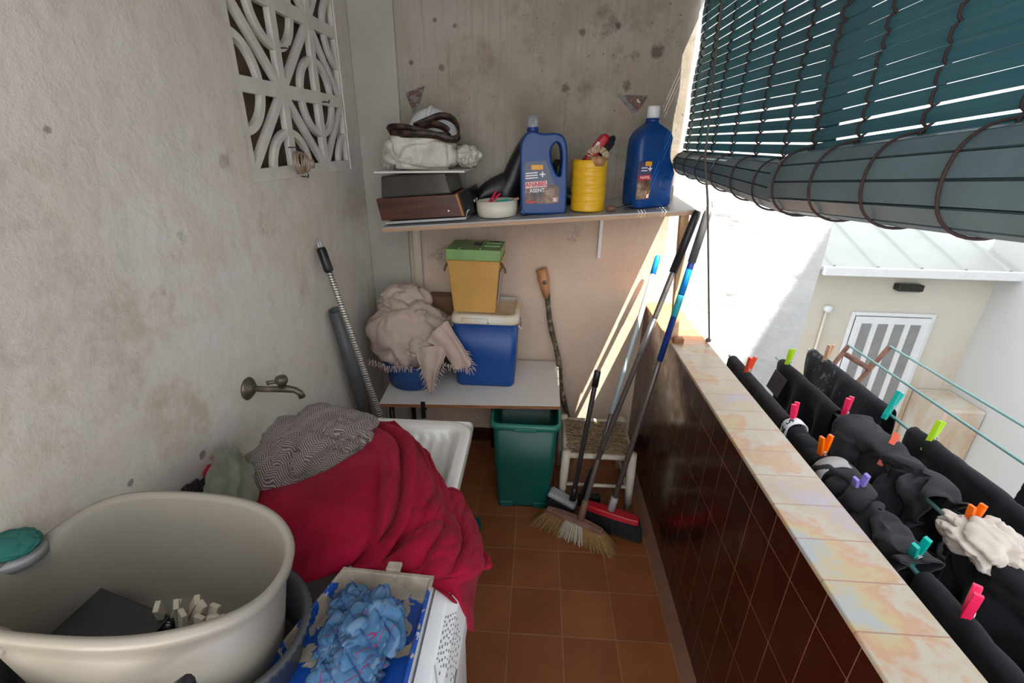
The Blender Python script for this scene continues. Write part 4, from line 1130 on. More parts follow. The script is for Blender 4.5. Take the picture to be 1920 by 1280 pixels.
# ------------------------------------------------------------------ washing machine
def machine():
    x0, x1, y0, y1, H = -.75, -.186, .13, .735, .862
    t = thing('washing_machine', 'white front loading washing machine facing the corridor beneath the blue tray', 'washing machine', ((x0 + x1) / 2, (y0 + y1) / 2, 0))
    o = MB().b2((x0, y0, .01), (x1, y1, H - .02)).build('cabinet', 'machine', t, bevel=.006); loc(o, t)
    o = MB().b2((x0, y0, H - .02), (x1 + .004, y1, H)).build('worktop', 'machine', t, bevel=.006); loc(o, t)
    pf = [(x1 + .006, H - .003), (x1 + .032, H - .010), (x1 + .052, H - .035), (x1 + .066, H - .085), (x1 + .066, H - .135), (x1, H - .135), (x1, H - .003)]
    def sweep(pf, name, mat, ya, yb, parent, bev=.003):
        n = len(pf); o = MB().add([V((a, ya, b)) for a, b in pf] + [V((a, yb, b)) for a, b in pf], [tuple(range(n)), tuple(range(2 * n - 1, n - 1, -1))] + [(i, (i + 1) % n, n + (i + 1) % n, n + i) for i in range(n)]).build(name, mat, parent, bevel=bev); return o
    cp = sweep(pf, 'control_panel', 'machine', y0, y1, t); loc(cp, t)
    mb = MB()
    rr = random.Random(4)
    def pt(y, s):   # s along the sloping face
        a, b = V((x1 + .034, 0, H - .0105)), V((x1 + .052, 0, H - .0345)); c = V((x1 + .066, 0, H - .085))
        q = a.lerp(b, s * 2) if s < .5 else b.lerp(c, s * 2 - 1)
        q.y = y; return q
    for r_ in range(9):
        s = .06 + r_ * .10; y = .650 - abs(r_ - 4) * .006
        while y > .545 - .01 * (r_ % 3):
            L = rr.uniform(.003, .009); a = pt(y, s)
            mb.box(a + V((.0003, -L / 2, .0003)), (.0014, L * .7, .0014)); y -= L + rr.uniform(.004, .010)
    mb.box(pt(.545, .93) + V((.001, 0, 0)), (.002, .045, .004)); mb.box(pt(.49, .93) + V((.001, 0, 0)), (.002, .035, .004))
    o = mb.build('printed_marks', 'ink', cp)
    dr = MB().tube([pt(.53, 0), pt(.51, .2), pt(.495, .5), pt(.485, .8)], .0014, 6).build('drawer_edge', 'grey_plastic', cp)
    sm = MB().box((x1 + .005, (y0 + y1) / 2, H - .0005), (.0022, y1 - y0, .003)).build('seam', 'ink', cp)
    o = MB().b2((x1, y0, .07), (x1 + .055, y1, H - .15)).build('front_panel', 'machine', t, bevel=.012, seg=4); loc(o, t)
    cy, cz = .43, .45
    d = MB().lathe([(.215, 0), (.222, .02), (.205, .045), (.175, .055), (.150, .050)], (x1 + .05, cy, cz), 64, 'X', cap0=False, cap1=False).build('door', 'grey_plastic', t, True); loc(d, t)
    g = MB().lathe([(.152, .050), (.13, .062), (.08, .072), (.0, .076)], (x1 + .05, cy, cz), 64, 'X', cap0=False, cap1=False).build('door_glass', 'dark_glass', d, True)
    return H
H = machine()
# paint tray
def tray():
    t = thing('paint_tray', 'blue plastic paint tray spattered with dried paint on the washing machine', 'tray', (0, 0, 0))
    zb, zt = H + .004, H + .045
    outer = [V((-.362, .668, zt)), V((-.184, .660, zt)), V((-.186, .30, zt)), V((-.445, .30, zt)), V((-.425, .45, zt))]
    def off(k, z):
        c = V((-.30, .49, 0)); out = []
        for p in outer:
            d = p - c; out.append(V((c.x + d.x * k, c.y + d.y * k, z)))
        return out
    fl = .93
    rings = [off(.955, zb), off(1.0, zt), off(1.03, zt + .001), off(1.03, zt - .006), off(1.035, zt - .006)]
    ins = [off(.86, zb + .003), off(.985, zt)]
    mb = MB().rings([off(.92, zb), off(1.02, zt - .008), off(1.045, zt - .006), off(1.045, zt), off(.99, zt + .001), off(.89, zb + .004)], cap0=True, cap1=True)
    mb.build('tray_body', 'tray', t, bevel=.004, seg=3)
    MB().box((-.262, .678, zt + .004), (.030, .022, .010)).build('hook_tab', 'tray', t, bevel=.004)
tray()
tag(MB().b2((-.60, .28, H), (-.20, .70, H + .0025)).build('dark_sheet', 'dark_plum', None, bevel=.001), 'dark flat sheet between washing machine and paint tray', 'mat')  # flat dark sheet added to fill an unclear dark strip
o = blob('plaid_cloth', (-.262, .545, H + .052), (.050, .070, .044), 'plaid', None, 51, .42, 1.5, warp=.8, flat=H + .008, sub=6)
tag(o, 'scrunched blue plaid cloth in the blue paint tray', 'cloth')
blob('fold', (-.325, .600, H + .035), (.035, .034, .028), 'plaid', o, 52, .4, 1.5, warp=.8)
blob('fold', (-.330, .535, H + .033), (.022, .055, .026), 'plaid', o, 53, .4, 1.4, warp=.8)
blob('fold', (-.285, .485, H + .028), (.055, .036, .024), 'plaid', o, 54, .4, 1.5, warp=.8)

# ------------------------------------------------------------------ mop bucket
def bucket():
    cx, cy = -.607, .500; t = thing('mop_bucket', 'large beige grey mop bucket with a wavy rim in the near corner', 'bucket', (cx, cy, H))
    n = 96; ht = .245
    def ring(k, z, wavy=False, grow=0):
        out = []
        for i in range(n):
            a = 2 * PI * i / n; c, s = math.cos(a), math.sin(a)
            x = (.238 * k + grow) * math.copysign(abs(c) ** .78, c); y = (.128 * k + grow) * math.copysign(abs(s) ** .82, s)
            zz = z
            if wavy:
                dip = .048 * max(0, math.cos(a - 2.85)) ** 5 + .016 * max(0, math.cos(a)) ** 5
                zz = z - dip + .012 * max(0, s) ** 2
            out.append(V((x, y, zz)))
        return out
    rg = [ring(.74, .004), ring(.78, .0), ring(.80, .006)]
    for k in range(1, 8): rg.append(ring(.80 + .16 * k / 8, .006 + (ht - .04) * k / 8))
    rg += [ring(.955, ht - .030, True), ring(.97, ht - .026, True, .006), ring(.985, ht - .008, True, .008), ring(.99, ht, True, .005), ring(.985, ht + .001, True, -.001), ring(.965, ht - .010, True, -.003)]
    for k in range(7, 0, -1): rg.append(ring(.775 + .16 * k / 8, .010 + (ht - .045) * k / 8))
    rg.append(ring(.74, .010))
    MB().rings(rg, cap0=True, cap1=True).build('tub', 'bucket', t, True)
    # handle folded down at the front
    hp = [V((-.17, -.130, .175)), V((-.10, -.150, .13)), V((.0, -.158, .085)), V((.10, -.150, .13)), V((.17, -.130, .175))]
    MB().tube([crow(hp, k / 24) for k in range(25)], .012, 10).build('handle', 'black_plastic', t, True)
    MB().lathe([(.020, 0), (.020, .02), (.012, .024)], (-.115, -.118, .195), 16, 'Y').build('handle_pivot', 'bucket', t, True)
bucket()
# grey tub behind/under the bucket : round basin rim seen to the right
def tub():
    t = thing('grey_basin', 'dark grey ribbed basin rim showing between the bucket and the paint tray', 'basin', (-.600, .498, H))
    n = 160
    def ring(hx, hy, z, teeth=0):
        out = []
        for i in range(n):
            a = 2 * PI * i / n; k = 1 + (teeth if i % 2 else 0)
            c, s = math.cos(a), math.sin(a)
            out.append(V((hx * k * math.copysign(abs(c) ** .9, c), hy * k * math.copysign(abs(s) ** .9, s), z)))
        return out
    o = MB().rings([ring(.213, .122, .001), ring(.232, .142, .095), ring(.243, .153, .099), ring(.243, .153, .086, .012), ring(.236, .146, .084), ring(.217, .126, .0)], cap0=False, cap1=False).build('rim', 'tub', t, True)
tub()
# black caddy with beige pegs in the bucket
t = thing('black_tray', 'black plastic tray tipped inside the mop bucket', 'tray', (-.640, .478, H + .040), (.12, .08, -.22))
MB().box((0, 0, 0), (.25, .11, .006)).box((0, .055, .020), (.25, .005, .040)).box((-.125, 0, .020), (.005, .11, .040)).box((.125, 0, .020), (.005, .11, .040)).box((0, -.055, .020), (.25, .005, .040)).build('body', 'black_plastic', t, bevel=.003)
MB().box((-.050, 0, .041), (.15, .112, .004), (0, .04, 0)).build('cover', 'black_plastic', t, bevel=.002)
for k in range(7):
    x = -.612 + k * .027; y = .528 - k * .012 + (.012 if k % 2 else 0)
    c_ = 'beige'
    if c_ not in protos:
        protos[c_] = make_peg('peg_beige'); q = protos[c_]; q['label'] = 'beige peg standing in the black tray inside the mop bucket'; q['group'] = 'beige pegs in the mop bucket'
        q.location = (x, y, H + .070); q.rotation_euler = (.3, .25, .4)
    else:
        q = dup(protos[c_], (x, y, H + .066 + .006 * (k % 3)), (.35 - .1 * k, .3, .3 + .35 * k), 'beige peg standing in the black tray inside the mop bucket')
    q.scale = (1.15, 1.5, 1.05)

# scouring sponge on a wall holder
p = at(22, 1028, 'X', WX + .03)
t = thing('scouring_sponge', 'green scouring sponge in a soap holder on the left wall edge', 'sponge', p)
blob('pad', (0, 0, .008), (.045, .034, .014), 'sponge', t, 61, .12, 2)
MB().rings([superel(.045, .040, 1, z, 32) for z in (-.020, -.008, -.006)]).build('dish', 'grey_plastic', t, True)
blob('soap', (-.01, .0, -.022), (.035, .03, .014), 'wood_dark', t, 62, .3, 3)

# ------------------------------------------------------------------ towels and throw
o = blob('herringbone_towel', (-.605, 1.085, .868), (.165, .165, .118), 'herring', None, 71, .26, 1.3, flat=.76, rot=.5, warp=.9, e=.92)
tag(o, 'grey herringbone towel heaped on the sink', 'towel')
blob('fold', (-.510, 1.105, .905), (.098, .088, .066), 'herring', o, 72, .36, 1.3, warp=.9)
blob('fold', (-.66, .99, .858), (.12, .10, .075), 'herring', o, 74, .22, 1.3, warp=1.0)
def Z(x, y, z): return at(x, y, 'Z', z)
rows = [
    [Z(400, 868, .93), Z(414, 850, .965), Z(432, 838, .985), Z(452, 852, .965), Z(470, 872, .93)],
    [Z(388, 892, .915), Z(408, 874, .965), Z(430, 862, .985), Z(454, 874, .965), Z(474, 900, .92)],
    [Z(378, 920, .895), Z(402, 902, .955), Z(430, 896, .975), Z(456, 904, .955), Z(477, 925, .905)],
    [Z(368, 948, .875), Z(396, 935, .930), Z(428, 932, .955), Z(456, 938, .935), Z(476, 950, .89)],
    [Z(362, 975, .855), Z(392, 968, .895), Z(426, 966, .915), Z(456, 968, .90), Z(472, 978, .87)],
]
o = patch('sage_cloth', rows, 'sage', None, 60, 60, lambda u, v, p: (.005 + .006 * v) * math.sin(u * 17 + v * 2 + 2 * noise.noise(V((u * 3, v * 3, 2)))) + .006 * (.5 - ridge(V((u * 3.5, v * 3, 4)))), .004, .2)
tag(o, 'limp grey green cloth hanging between bucket and grey towel', 'cloth')
o = blob('red_cloth', (-.845, .985, .865), (.022, .03, .025), 'red_cloth', None, 75, .4, 2, sub=4)
tag(o, 'small red cloth peeping out behind the grey green cloth', 'cloth')
o = blob('black_lace', (-.838, .885, .865), (.035, .055, .018), 'lace', None, 76, .9, 4, warp=1.5, sub=5)
tag(o, 'black lacy cloth crumpled on the wall side behind the bucket', 'cloth')

def Z(x, y, z): return at(x, y, 'Z', z)
def throw():
    t = thing('crimson_throw', 'crimson ribbed throw draped over the sink and washing machine', 'blanket', (-.4, .85, .77))
    rows = [
        [Z(478, 925, .885), Z(560, 905, .905), Z(640, 868, .925), Z(690, 825, .93), Z(672, 788, .895), Z(740, 786, .885)],
        [Z(472, 960, .885), Z(560, 940, .925), Z(650, 900, .945), Z(722, 850, .955), Z(745, 812, .925), Z(785, 838, .865)],
        [Z(490, 1000, .875), Z(580, 985, .915), Z(665, 955, .935), Z(735, 900, .945), Z(775, 858, .925), Z(812, 900, .845)],
        [Z(510, 1050, .865), Z(600, 1030, .895), Z(675, 1000, .915), Z(745, 960, .925), Z(790, 925, .905), Z(820, 935, .835)],
        [Z(520, 1100, .855), Z(600, 1070, .875), Z(675, 1035, .890), Z(745, 1000, .895), Z(790, 970, .875), Z(808, 965, .825)],
        [Z(512, 1155, .835), Z(600, 1095, .855), Z(672, 1060, .865), Z(735, 1025, .865), Z(775, 1000, .85), Z(795, 985, .815)],
    ]
    def fold(u, v, p):
        # long folds running from the top right to the lower left
        ph = u * 15 + v * 5.5 + 1.2 * noise.noise(V((u * 2, v * 2, 3)))
        k = max(0, min(1, (u - .40) * 3.2))
        g = lambda c, s: math.exp(-((u - c) / s) ** 2)
        w1 = .86 - .36 * v * v - .10 * v; w2 = .66 - .22 * v
        ex = (-.030 * g(w1, .030) + .022 * g(w1 - .065, .040)) * min(1, v * 4) + (-.016 * g(w2, .022) + .014 * g(w2 - .045, .03)) * min(1, v * 3)
        return ex + .009 * k * math.sin(ph) + .004 * noise.noise(V((u * 6, v * 6, 1))) + .0035 * (1 - k) * noise.noise(V((u * 3, v * 9, 8)))
    patch('drape', rows, 'throw', t, 130, 110, fold, .005, .42).matrix_parent_inverse = Matrix.Translation(t.location).inverted()
    rows = [
        [Z(735, 800, .895), Z(775, 822, .880), Z(802, 848, .865), Z(822, 905, .830), Z(850, 916, .800)],
        [Z(770, 905, .915), Z(805, 905, .880), Z(830, 915, .850), Z(858, 930, .825), Z(872, 945, .800)],
        [Z(765, 975, .900), Z(810, 965, .890), Z(845, 965, .865), Z(875, 975, .835), Z(892, 985, .800)],
        [Z(735, 1020, .880), Z(790, 1015, .895), Z(840, 1015, .885), Z(880, 1020, .850), Z(905, 1035, .800)],
        [Z(690, 1056, .872), Z(760, 1062, .880), Z(825, 1072, .882), Z(875, 1068, .860), Z(917, 1062, .805)],
        [Z(655, 1072, .868), Z(730, 1076, .870), Z(805, 1090, .868), Z(858, 1092, .845), Z(895, 1078, .79)],
    ]
    def fold2(u, v, p):
        q = V((u * 3.4 + v * 1.2, v * 3.2, 5)); return .016 * (ridge(q) - .5) + .006 * (ridge(q * 2.3) - .5)
    patch('corner_drape', rows, 'throw', t, 100, 100, fold2, .005, .36).matrix_parent_inverse = Matrix.Translation(t.location).inverted()
    X_ = lambda x, y, xx: at(x, y, 'X', xx)
    rows = [
        [Z(790, 1078, .872), Z(830, 1085, .868), Z(868, 1082, .850), Z(900, 1068, .80)],
        [Z(812, 1098, .866), Z(842, 1108, .850), X_(868, 1112, -.128), X_(893, 1098, -.116)],
        [Z(845, 1122, .855), X_(860, 1135, -.134), X_(874, 1142, -.120), X_(888, 1135, -.112)],
        [X_(862, 1150, -.138), X_(872, 1158, -.124), X_(879, 1164, -.116), X_(886, 1168, -.112)],
        [X_(874, 1168, -.124), X_(878, 1174, -.120), X_(882, 1180, -.114), X_(885, 1186, -.112)],
    ]
    patch('hanging_corner', rows, 'throw', t, 50, 60, lambda u, v, p: .003 * math.sin(u * 20) * v, .004, .2).matrix_parent_inverse = Matrix.Translation(t.location).inverted()
throw()

# ------------------------------------------------------------------ table with things on it
TZ = .557
def table():
    t = thing('low_table', 'low white topped table with a raw chipboard edge along the back wall', 'table', (-.29, 2.17, 0))
    a = Z(711, 756, TZ); b = Z(1050, 761, TZ); c = V((.145, BY - .035, TZ)); d = V((-.74, BY - .035, TZ))
    top = [a, b, c, d]; th = V((0, 0, -.019))
    loc(MB().add([p + th * .12 for p in top] + [p + th for p in top], [(0, 1, 2, 3), (4, 7, 6, 5), (0, 4, 5, 1), (1, 5, 6, 2), (2, 6, 7, 3), (3, 7, 4, 0)]).build('core_board', 'chip', t), t)
    loc(MB().add(top + [p + th * .12 for p in top], [(0, 1, 2, 3), (4, 7, 6, 5), (0, 4, 5, 1), (1, 5, 6, 2), (2, 6, 7, 3), (3, 7, 4, 0)]).build('tabletop', 'laminate', t), t)
    for x, y in ((-.69, 1.98), (-.22, 2.36), (.10, 2.38), (-.69, 2.36)):
        loc(MB().tube([(x, y, 0), (x, y, TZ - .019)], .013, 12).build('leg', 'steel_dark', t, True), t)
    q = Z(795, 752, TZ)
    loc(MB().box((q.x, q.y - .022, TZ - .035), (.022, .010, .090)).box((q.x, q.y, TZ - .045), (.016, .05, .012)).build('clamp', 'steel_dark', t, bevel=.003), t)
table()
# basin
bc = V((-.600, 2.130, TZ))
t = thing('blue_basin', 'round blue washing basin under the beige blanket', 'basin', bc)
MB().lathe([(0, .002), (.115, .001), (.128, .006), (.150, .12), (.162, .135), (.165, .133), (.160, .142), (.148, .138), (.124, .012), (0, .008)], n=56, cap0=False, cap1=False).build('bowl', 'blue_plastic', t, True)
# blanket
def blanket():
    o = blob('beige_blanket', (-.618, 2.165, .800), (.188, .160, .200), 'beige_cloth', None, 83, .26, 1.35, rot=.4, warp=.8, e=.9, shape=lambda d: 1 - .16 * max(0, d.z) + .10 * max(0, -d.x) - .06 * max(0, -d.z), stretch=(1.2, 1.2, .8))
    tag(o, 'beige fringed cotton blanket heaped in the blue basin', 'blanket')
    b1 = blob('fold', (-.655, 2.225, .955), (.118, .10, .085), 'beige_cloth', o, 84, .24, 1.3, warp=.8)
    blob('fold', (-.535, 2.085, .775), (.105, .085, .075), 'beige_cloth', o, 86, .35, 1.6, warp=1.4)
    rr = random.Random(3)
    def flap(rows, nm, fr):
        f = patch(nm, rows, 'beige_cloth', o, 30, 30, lambda u, v, p: .006 * math.sin(u * 14 + v * 3) + .006 * noise.noise(p * 30), .004, .2)
        mb = MB()
        for a, b, n, dr in fr:
            for k in range(n):
                p = a.lerp(b, (k + rr.random() * .6) / n); L = rr.uniform(.018, .034)
                d = (dr + V((rr.uniform(-.35, .35), rr.uniform(-.2, .2), rr.uniform(-.3, .3)))).normalized()
                mb.tube([p, p + d * L * .5 + V((0, 0, -.002)), p + d * L + V((rr.uniform(-.004, .004), 0, -.004))], [.0022, .0018, .0012], 5)
        g = mb.build('fringe', 'beige_cloth', o)
        return f
    Y = lambda x, y, yy: at(x, y, 'Y', yy)
    # centre corner hanging over the rim
    flap([[Y(778, 655, 1.99), Y(800, 650, 1.985), Y(822, 648, 1.99), Y(842, 655, 2.0)], [Y(784, 680, 1.965), Y(803, 682, 1.955), Y(820, 678, 1.96), Y(832, 674, 1.97)],
          [Y(795, 708, 1.95), Y(806, 710, 1.945), Y(815, 704, 1.95), Y(822, 697, 1.955)], [Y(806, 733, 1.945), Y(809, 735, 1.942), Y(812, 730, 1.944), Y(815, 722, 1.948)]], 'hanging_corner',
         [(Y(790, 685, 1.955), Y(806, 735, 1.94), 16, V((-.5, -.3, -.6))), (Y(808, 735, 1.94), Y(832, 680, 1.96), 16, V((.6, -.3, -.5)))])
    # right corner spreading over the cooler
    flap([[Y(800, 640, 1.99), Y(812, 622, 2.0), Y(828, 608, 2.02), Y(840, 600, 2.05)], [Y(825, 655, 1.985), Y(838, 642, 1.985), Y(848, 632, 2.0), Y(852, 622, 2.02)],
          [Y(842, 676, 1.985), Y(858, 668, 1.985), Y(868, 662, 1.99), Y(868, 650, 2.0)], [Y(852, 692, 1.98), Y(868, 690, 1.982), Y(882, 685, 1.985), Y(880, 668, 1.99)]], 'hanging_corner',
         [(Y(838, 682, 1.98), Y(884, 690, 1.98), 18, V((.15, -.3, -.8))), (Y(886, 690, 1.985), Y(872, 655, 2.0), 9, V((.9, -.2, -.3))), (Y(820, 665, 1.975), Y(838, 682, 1.975), 6, V((-.3, -.3, -.7)))])
    mb = MB()
    for a, b, n, dr in [(Y(692, 676, 2.03), Y(722, 686, 1.985), 12, V((-.2, -.3, -.8))), (Y(720, 690, 1.975), Y(775, 690, 1.965), 16, V((0, -.3, -.9))), (Y(790, 588, 2.05), Y(840, 600, 2.08), 12, V((.5, -.3, .4)))]:
        for k in range(n):
            p = a.lerp(b, (k + rr.random() * .6) / n); L = rr.uniform(.014, .026)
            d = (dr + V((rr.uniform(-.4, .4), rr.uniform(-.2, .2), rr.uniform(-.3, .3)))).normalized()
            mb.tube([p - d * .01, p + d * L * .5, p + d * L], [.0022, .0018, .0012], 5)
    mb.build('fringe', 'beige_cloth', o)
blanket()
t = tag(MB().b2((-.56, 2.33, TZ + .02), (-.40, 2.42, .945)).build('cardboard_box', 'cardboard', None, bevel=.003), 'brown cardboard box behind the blanket and the cooler', 'box')
MB().b2((-.55, 2.328, .93), (-.41, 2.3305, .944)).build('flap', 'cardboard', t)
o = blob('folded_cloth', (-.455, 2.27, .79), (.085, .055, .075), 'beige_cloth', None, 88, .18, 1.5, e=.7)
tag(o, 'beige cloth wedged between the blanket and the cooler', 'cloth')
# cooler
def cooler():
    cx, cy = -.237, 2.235; t = thing('cool_box', 'blue cool box with a yellowed white lid on the low table', 'cool box', (cx, cy, TZ))
    h = .345
    MB().rings([rrect(.140, .138, .03, 0, 6), rrect(.146, .144, .032, .010, 6), rrect(.152, .150, .034, .15, 6), rrect(.156, .154, .036, h, 6)]).build('body', 'cooler_blue', t, True)
    MB().rings([rrect(.161, .160, .038, h - .006, 6), rrect(.164, .163, .04, h + .004, 6), rrect(.160, .158, .04, h + .030, 6), rrect(.150, .148, .04, h + .038, 6), rrect(.138, .136, .036, h + .038, 6), rrect(.134, .132, .034, h + .033, 6)]).build('lid', 'lid', t, True)
    MB().rings([rrect(.062, .008, .006, z, 4, -.045, -.164) for z in (h + .002, h + .026)]).build('latch', 'lid', t, bevel=.003)
    for x in (-.06, .015): MB().box((x, -.1645, h + .004), (.012, .004, .006)).build('lug', 'steel_dark', t)
    for s in (-1, 1): MB().tube([(s * .158, -.08, h - .035), (s * .172, -.07, h - .055), (s * .172, .07, h - .055), (s * .158, .08, h - .035)], .006, 8).build('handle', 'lid', t, True)
    return h + .036 + TZ
cz_ = cooler()
def tackle():
    cx, cy = -.288, 2.215
    t = thing('fishing_seat_box', 'yellow plastic box with a green lid standing on the cool box', 'box', (cx, cy, cz_), (0, 0, -.03))
    h = .255
    MB().rings([rrect(.100, .088, .006, 0, 3), rrect(.122, .108, .008, h, 3)]).build('body', 'ybox', t, bevel=.001)
    MB().rings([rrect(.126, .112, .006, h - .004, 3), rrect(.128, .114, .006, h + .002, 3)]).build('collar', 'ybox', t)
    MB().rings([rrect(.125, .111, .006, h + .002, 3), rrect(.127, .113, .006, h + .052, 3)]).build('lid', 'green_lid', t, bevel=.003)
    MB().box((.035, 0, h + .056), (.006, .21, .006)).box((-.062, 0, h + .055), (.006, .21, .006)).box((.08, -.03, h + .055), (.075, .005, .006)).box((.08, .04, h + .055), (.075, .005, .006)).build('lid_ribs', 'green_lid', t)
    MB().box((.005, .02, h + .056), (.038, .045, .006)).build('recess', 'black_plastic', t, bevel=.006)
    MB().box((.080, .075, h + .054), (.05, .03, .004)).build('handle_slot', 'black_plastic', t)
    for s in (-1, 1):
        MB().tube([(s * .118, -.05, h - .015), (s * .142, -.052, h - .045), (s * .146, -.055, h - .065)], .0055, 8).build('carry_hook', 'wood_dark', t, True)
    MB().box((.116, .01, .12), (.004, .13, .16), (0, .085, 0)).build('sticker', 'grey_plastic', t)
tackle()

# ------------------------------------------------------------------ left poles
def pole(name, label, a, b, r, mat, cat='pole', parts=(), hook=None):
    """a = top, b = bottom; parts: list of (from, to as fractions from the top, radius, material, name)"""
    a, b = V(a), V(b); t = thing(name, label, cat, b)
    def L(o): return loc(o, t)
    L(MB().tube([a.lerp(b, k / 8) for k in range(9)], r, 14).build('shaft', mat, t, True))
    for f0, f1, rr_, m_, nm in parts:
        p, q = a.lerp(b, f0), a.lerp(b, f1); L(MB().tube([p, p.lerp(q, .08), p.lerp(q, .5), p.lerp(q, .92), q], [rr_ * .8, rr_, rr_, rr_, rr_ * .85], 14).build(nm, m_, t, True))
    if hook:
        d = (a - b).normalized(); s = V(hook)
        L(MB().tube([a + d * (.022 * math.sin(k)) * 1.0 + d * .012 + s * .010 * math.cos(k) for k in [-.9 + 2 * PI * i / 20 * .95 for i in range(21)]], .0025, 8).build('hanging_loop', 'alu' if name == 'mop_pole' else 'grey_plastic', t, True))
    return t
pole('mop_pole', 'silver spiral patterned mop pole leaning against the left wall', (-.855, 1.812, 1.300), (-.52, 1.70, .45 - .42), .0125, 'spiral', 'mop', [(.0, .075, .0185, 'black_plastic', 'grip')], (0, 1, 0))
t = thing('drain_pipe', 'grey plastic pipe standing in the left back corner', 'pipe', (-.81, 2.0, 0))
a, b = V((-.842, 1.845, 1.028)), V((-.80, 2.06, 0))
prof = [(a, .029), (a.lerp(b, .03), .030), (b, .030)]
loc(MB().tube([a, a.lerp(b, .5), b], .029, 24, caps=False).build('pipe_wall', 'pvc', t, True, solid=.004), t)

# ------------------------------------------------------------------ bin, stool, branch
def dustbin():
    t = thing('dustbin', 'tall teal plastic bin with front feet under the table edge', 'bin', (-.022, 1.985, 0))
    MB().rings([rrect(.124, .118, .02, .004, 5), rrect(.126, .120, .022, .020, 5), rrect(.140, .145, .026, .25, 5), rrect(.148, .165, .03, .50, 5)], cap1=False).build('body', 'bin', t, True, solid=.003)
    MB().rings([rrect(.148, .165, .03, .485, 5), rrect(.162, .180, .036, .492, 5), rrect(.166, .184, .038, .512, 5), rrect(.155, .172, .034, .522, 5), rrect(.150, .167, .03, .520, 5)], cap0=False, cap1=False).build('rim', 'bin_rim', t, True)
    for s in (-1, 1): MB().box((s * .085, -.112, .018), (.070, .030, .036)).build('foot', 'bin', t, bevel=.006)
    MB().box((0, -.1875, .500), (.10, .006, .016)).build('front_lip', 'bin_rim', t, bevel=.003)
    MB().box((0, -.118, .060), (.20, .012, .004)).build('step_line', 'bin_rim', t)
dustbin()
def stool():
    t = thing('straw_stool', 'worn cream wooden stool with a frayed straw seat behind the brooms', 'stool', (.338, 2.058, 0))
    X = [-.158, .158]; Yy = [-.158, .158]; zs_ = .318
    for x in X:
        for y in Yy: MB().tube([(x * 1.06, y * 1.05, 0), (x * 1.03, y, .18), (x, y, zs_ + .012)], [.017, .021, .021], 14).build('leg', 'stool', t, True)
    for z, r_ in ((zs_ - .015, .013),):
        MB().tube([(X[0], Yy[0], z), (X[1], Yy[0], z)], .014, 10).tube([(X[0], Yy[1], z), (X[1], Yy[1], z)], .014, 10).tube([(X[0], Yy[0], z), (X[0], Yy[1], z)], .014, 10).tube([(X[1], Yy[0], z), (X[1], Yy[1], z)], .014, 10).build('seat_frame', 'stool', t, True)
    for y, z in ((Yy[0], .13), (Yy[1], .15)):
        MB().tube([(X[0], y, z), (X[1], y, z)], .009, 10).build('stretcher', 'stool', t, True)
    for x, z in ((X[0], .10), (X[1], .10)):
        MB().tube([(x, Yy[0], z), (x, Yy[1], z)], .009, 10).build('stretcher', 'stool', t, True)
    mb = MB(); rr = random.Random(11)
    for k in range(44):
        y = Yy[0] + .012 + (Yy[1] - Yy[0] - .024) * k / 43
        pts = [V((X[0] + (X[1] - X[0]) * i / 10, y + rr.uniform(-.006, .006), zs_ - .004 - .012 * math.sin(PI * i / 10) + rr.uniform(-.003, .005))) for i in range(11)]
        mb.tube(pts, .0036, 5)
    mb.box((0, 0, zs_ - .022), (.30, .30, .008))
    for k in range(60):
        x = rr.uniform(-.14, .14); y = rr.uniform(-.15, .15); a = rr.uniform(0, 2 * PI); L = rr.uniform(.02, .05)
        mb.tube([V((x, y, zs_ - .006)), V((x + math.cos(a) * L * .5, y + math.sin(a) * L * .5, zs_ + rr.uniform(.004, .012))), V((x + math.cos(a) * L, y + math.sin(a) * L, zs_))], .0016, 4)
    o = mb.build('seat', 'straw', t)
stool()
t = thing('knotty_stick', 'knotted branch stick with a pale stripped top leaning on the back wall', 'stick', (.262, 2.30, .0))
a, b = at(1016, 504, 'Y', BY - .03), V((.262, 2.30, .0))
pts = [a.lerp(b, k / 16) + V((.006 * math.sin(k * 1.1), 0, .0)) for k in range(17)]
loc(MB().tube(pts[1:], [.0145 + .002 * math.sin(k * 2.1) for k in range(16)], 12).build('shaft', 'bark', t, True), t)
loc(MB().tube([a + V((-.004, 0, .0)), a.lerp(b, .02), a.lerp(b, .05), a.lerp(b, .09), a.lerp(b, .14)], [.031, .030, .031, .026, .016], 14).build('knob', 'barewood', t, True), t)
loc(MB().lathe([(.010, -.002), (.012, -.001), (.0, -.0005)], a.lerp(b, .058) + V((.003, -.031, 0)), 14, 'Y').build('knot_hole', 'wood_dark', t, True), t)

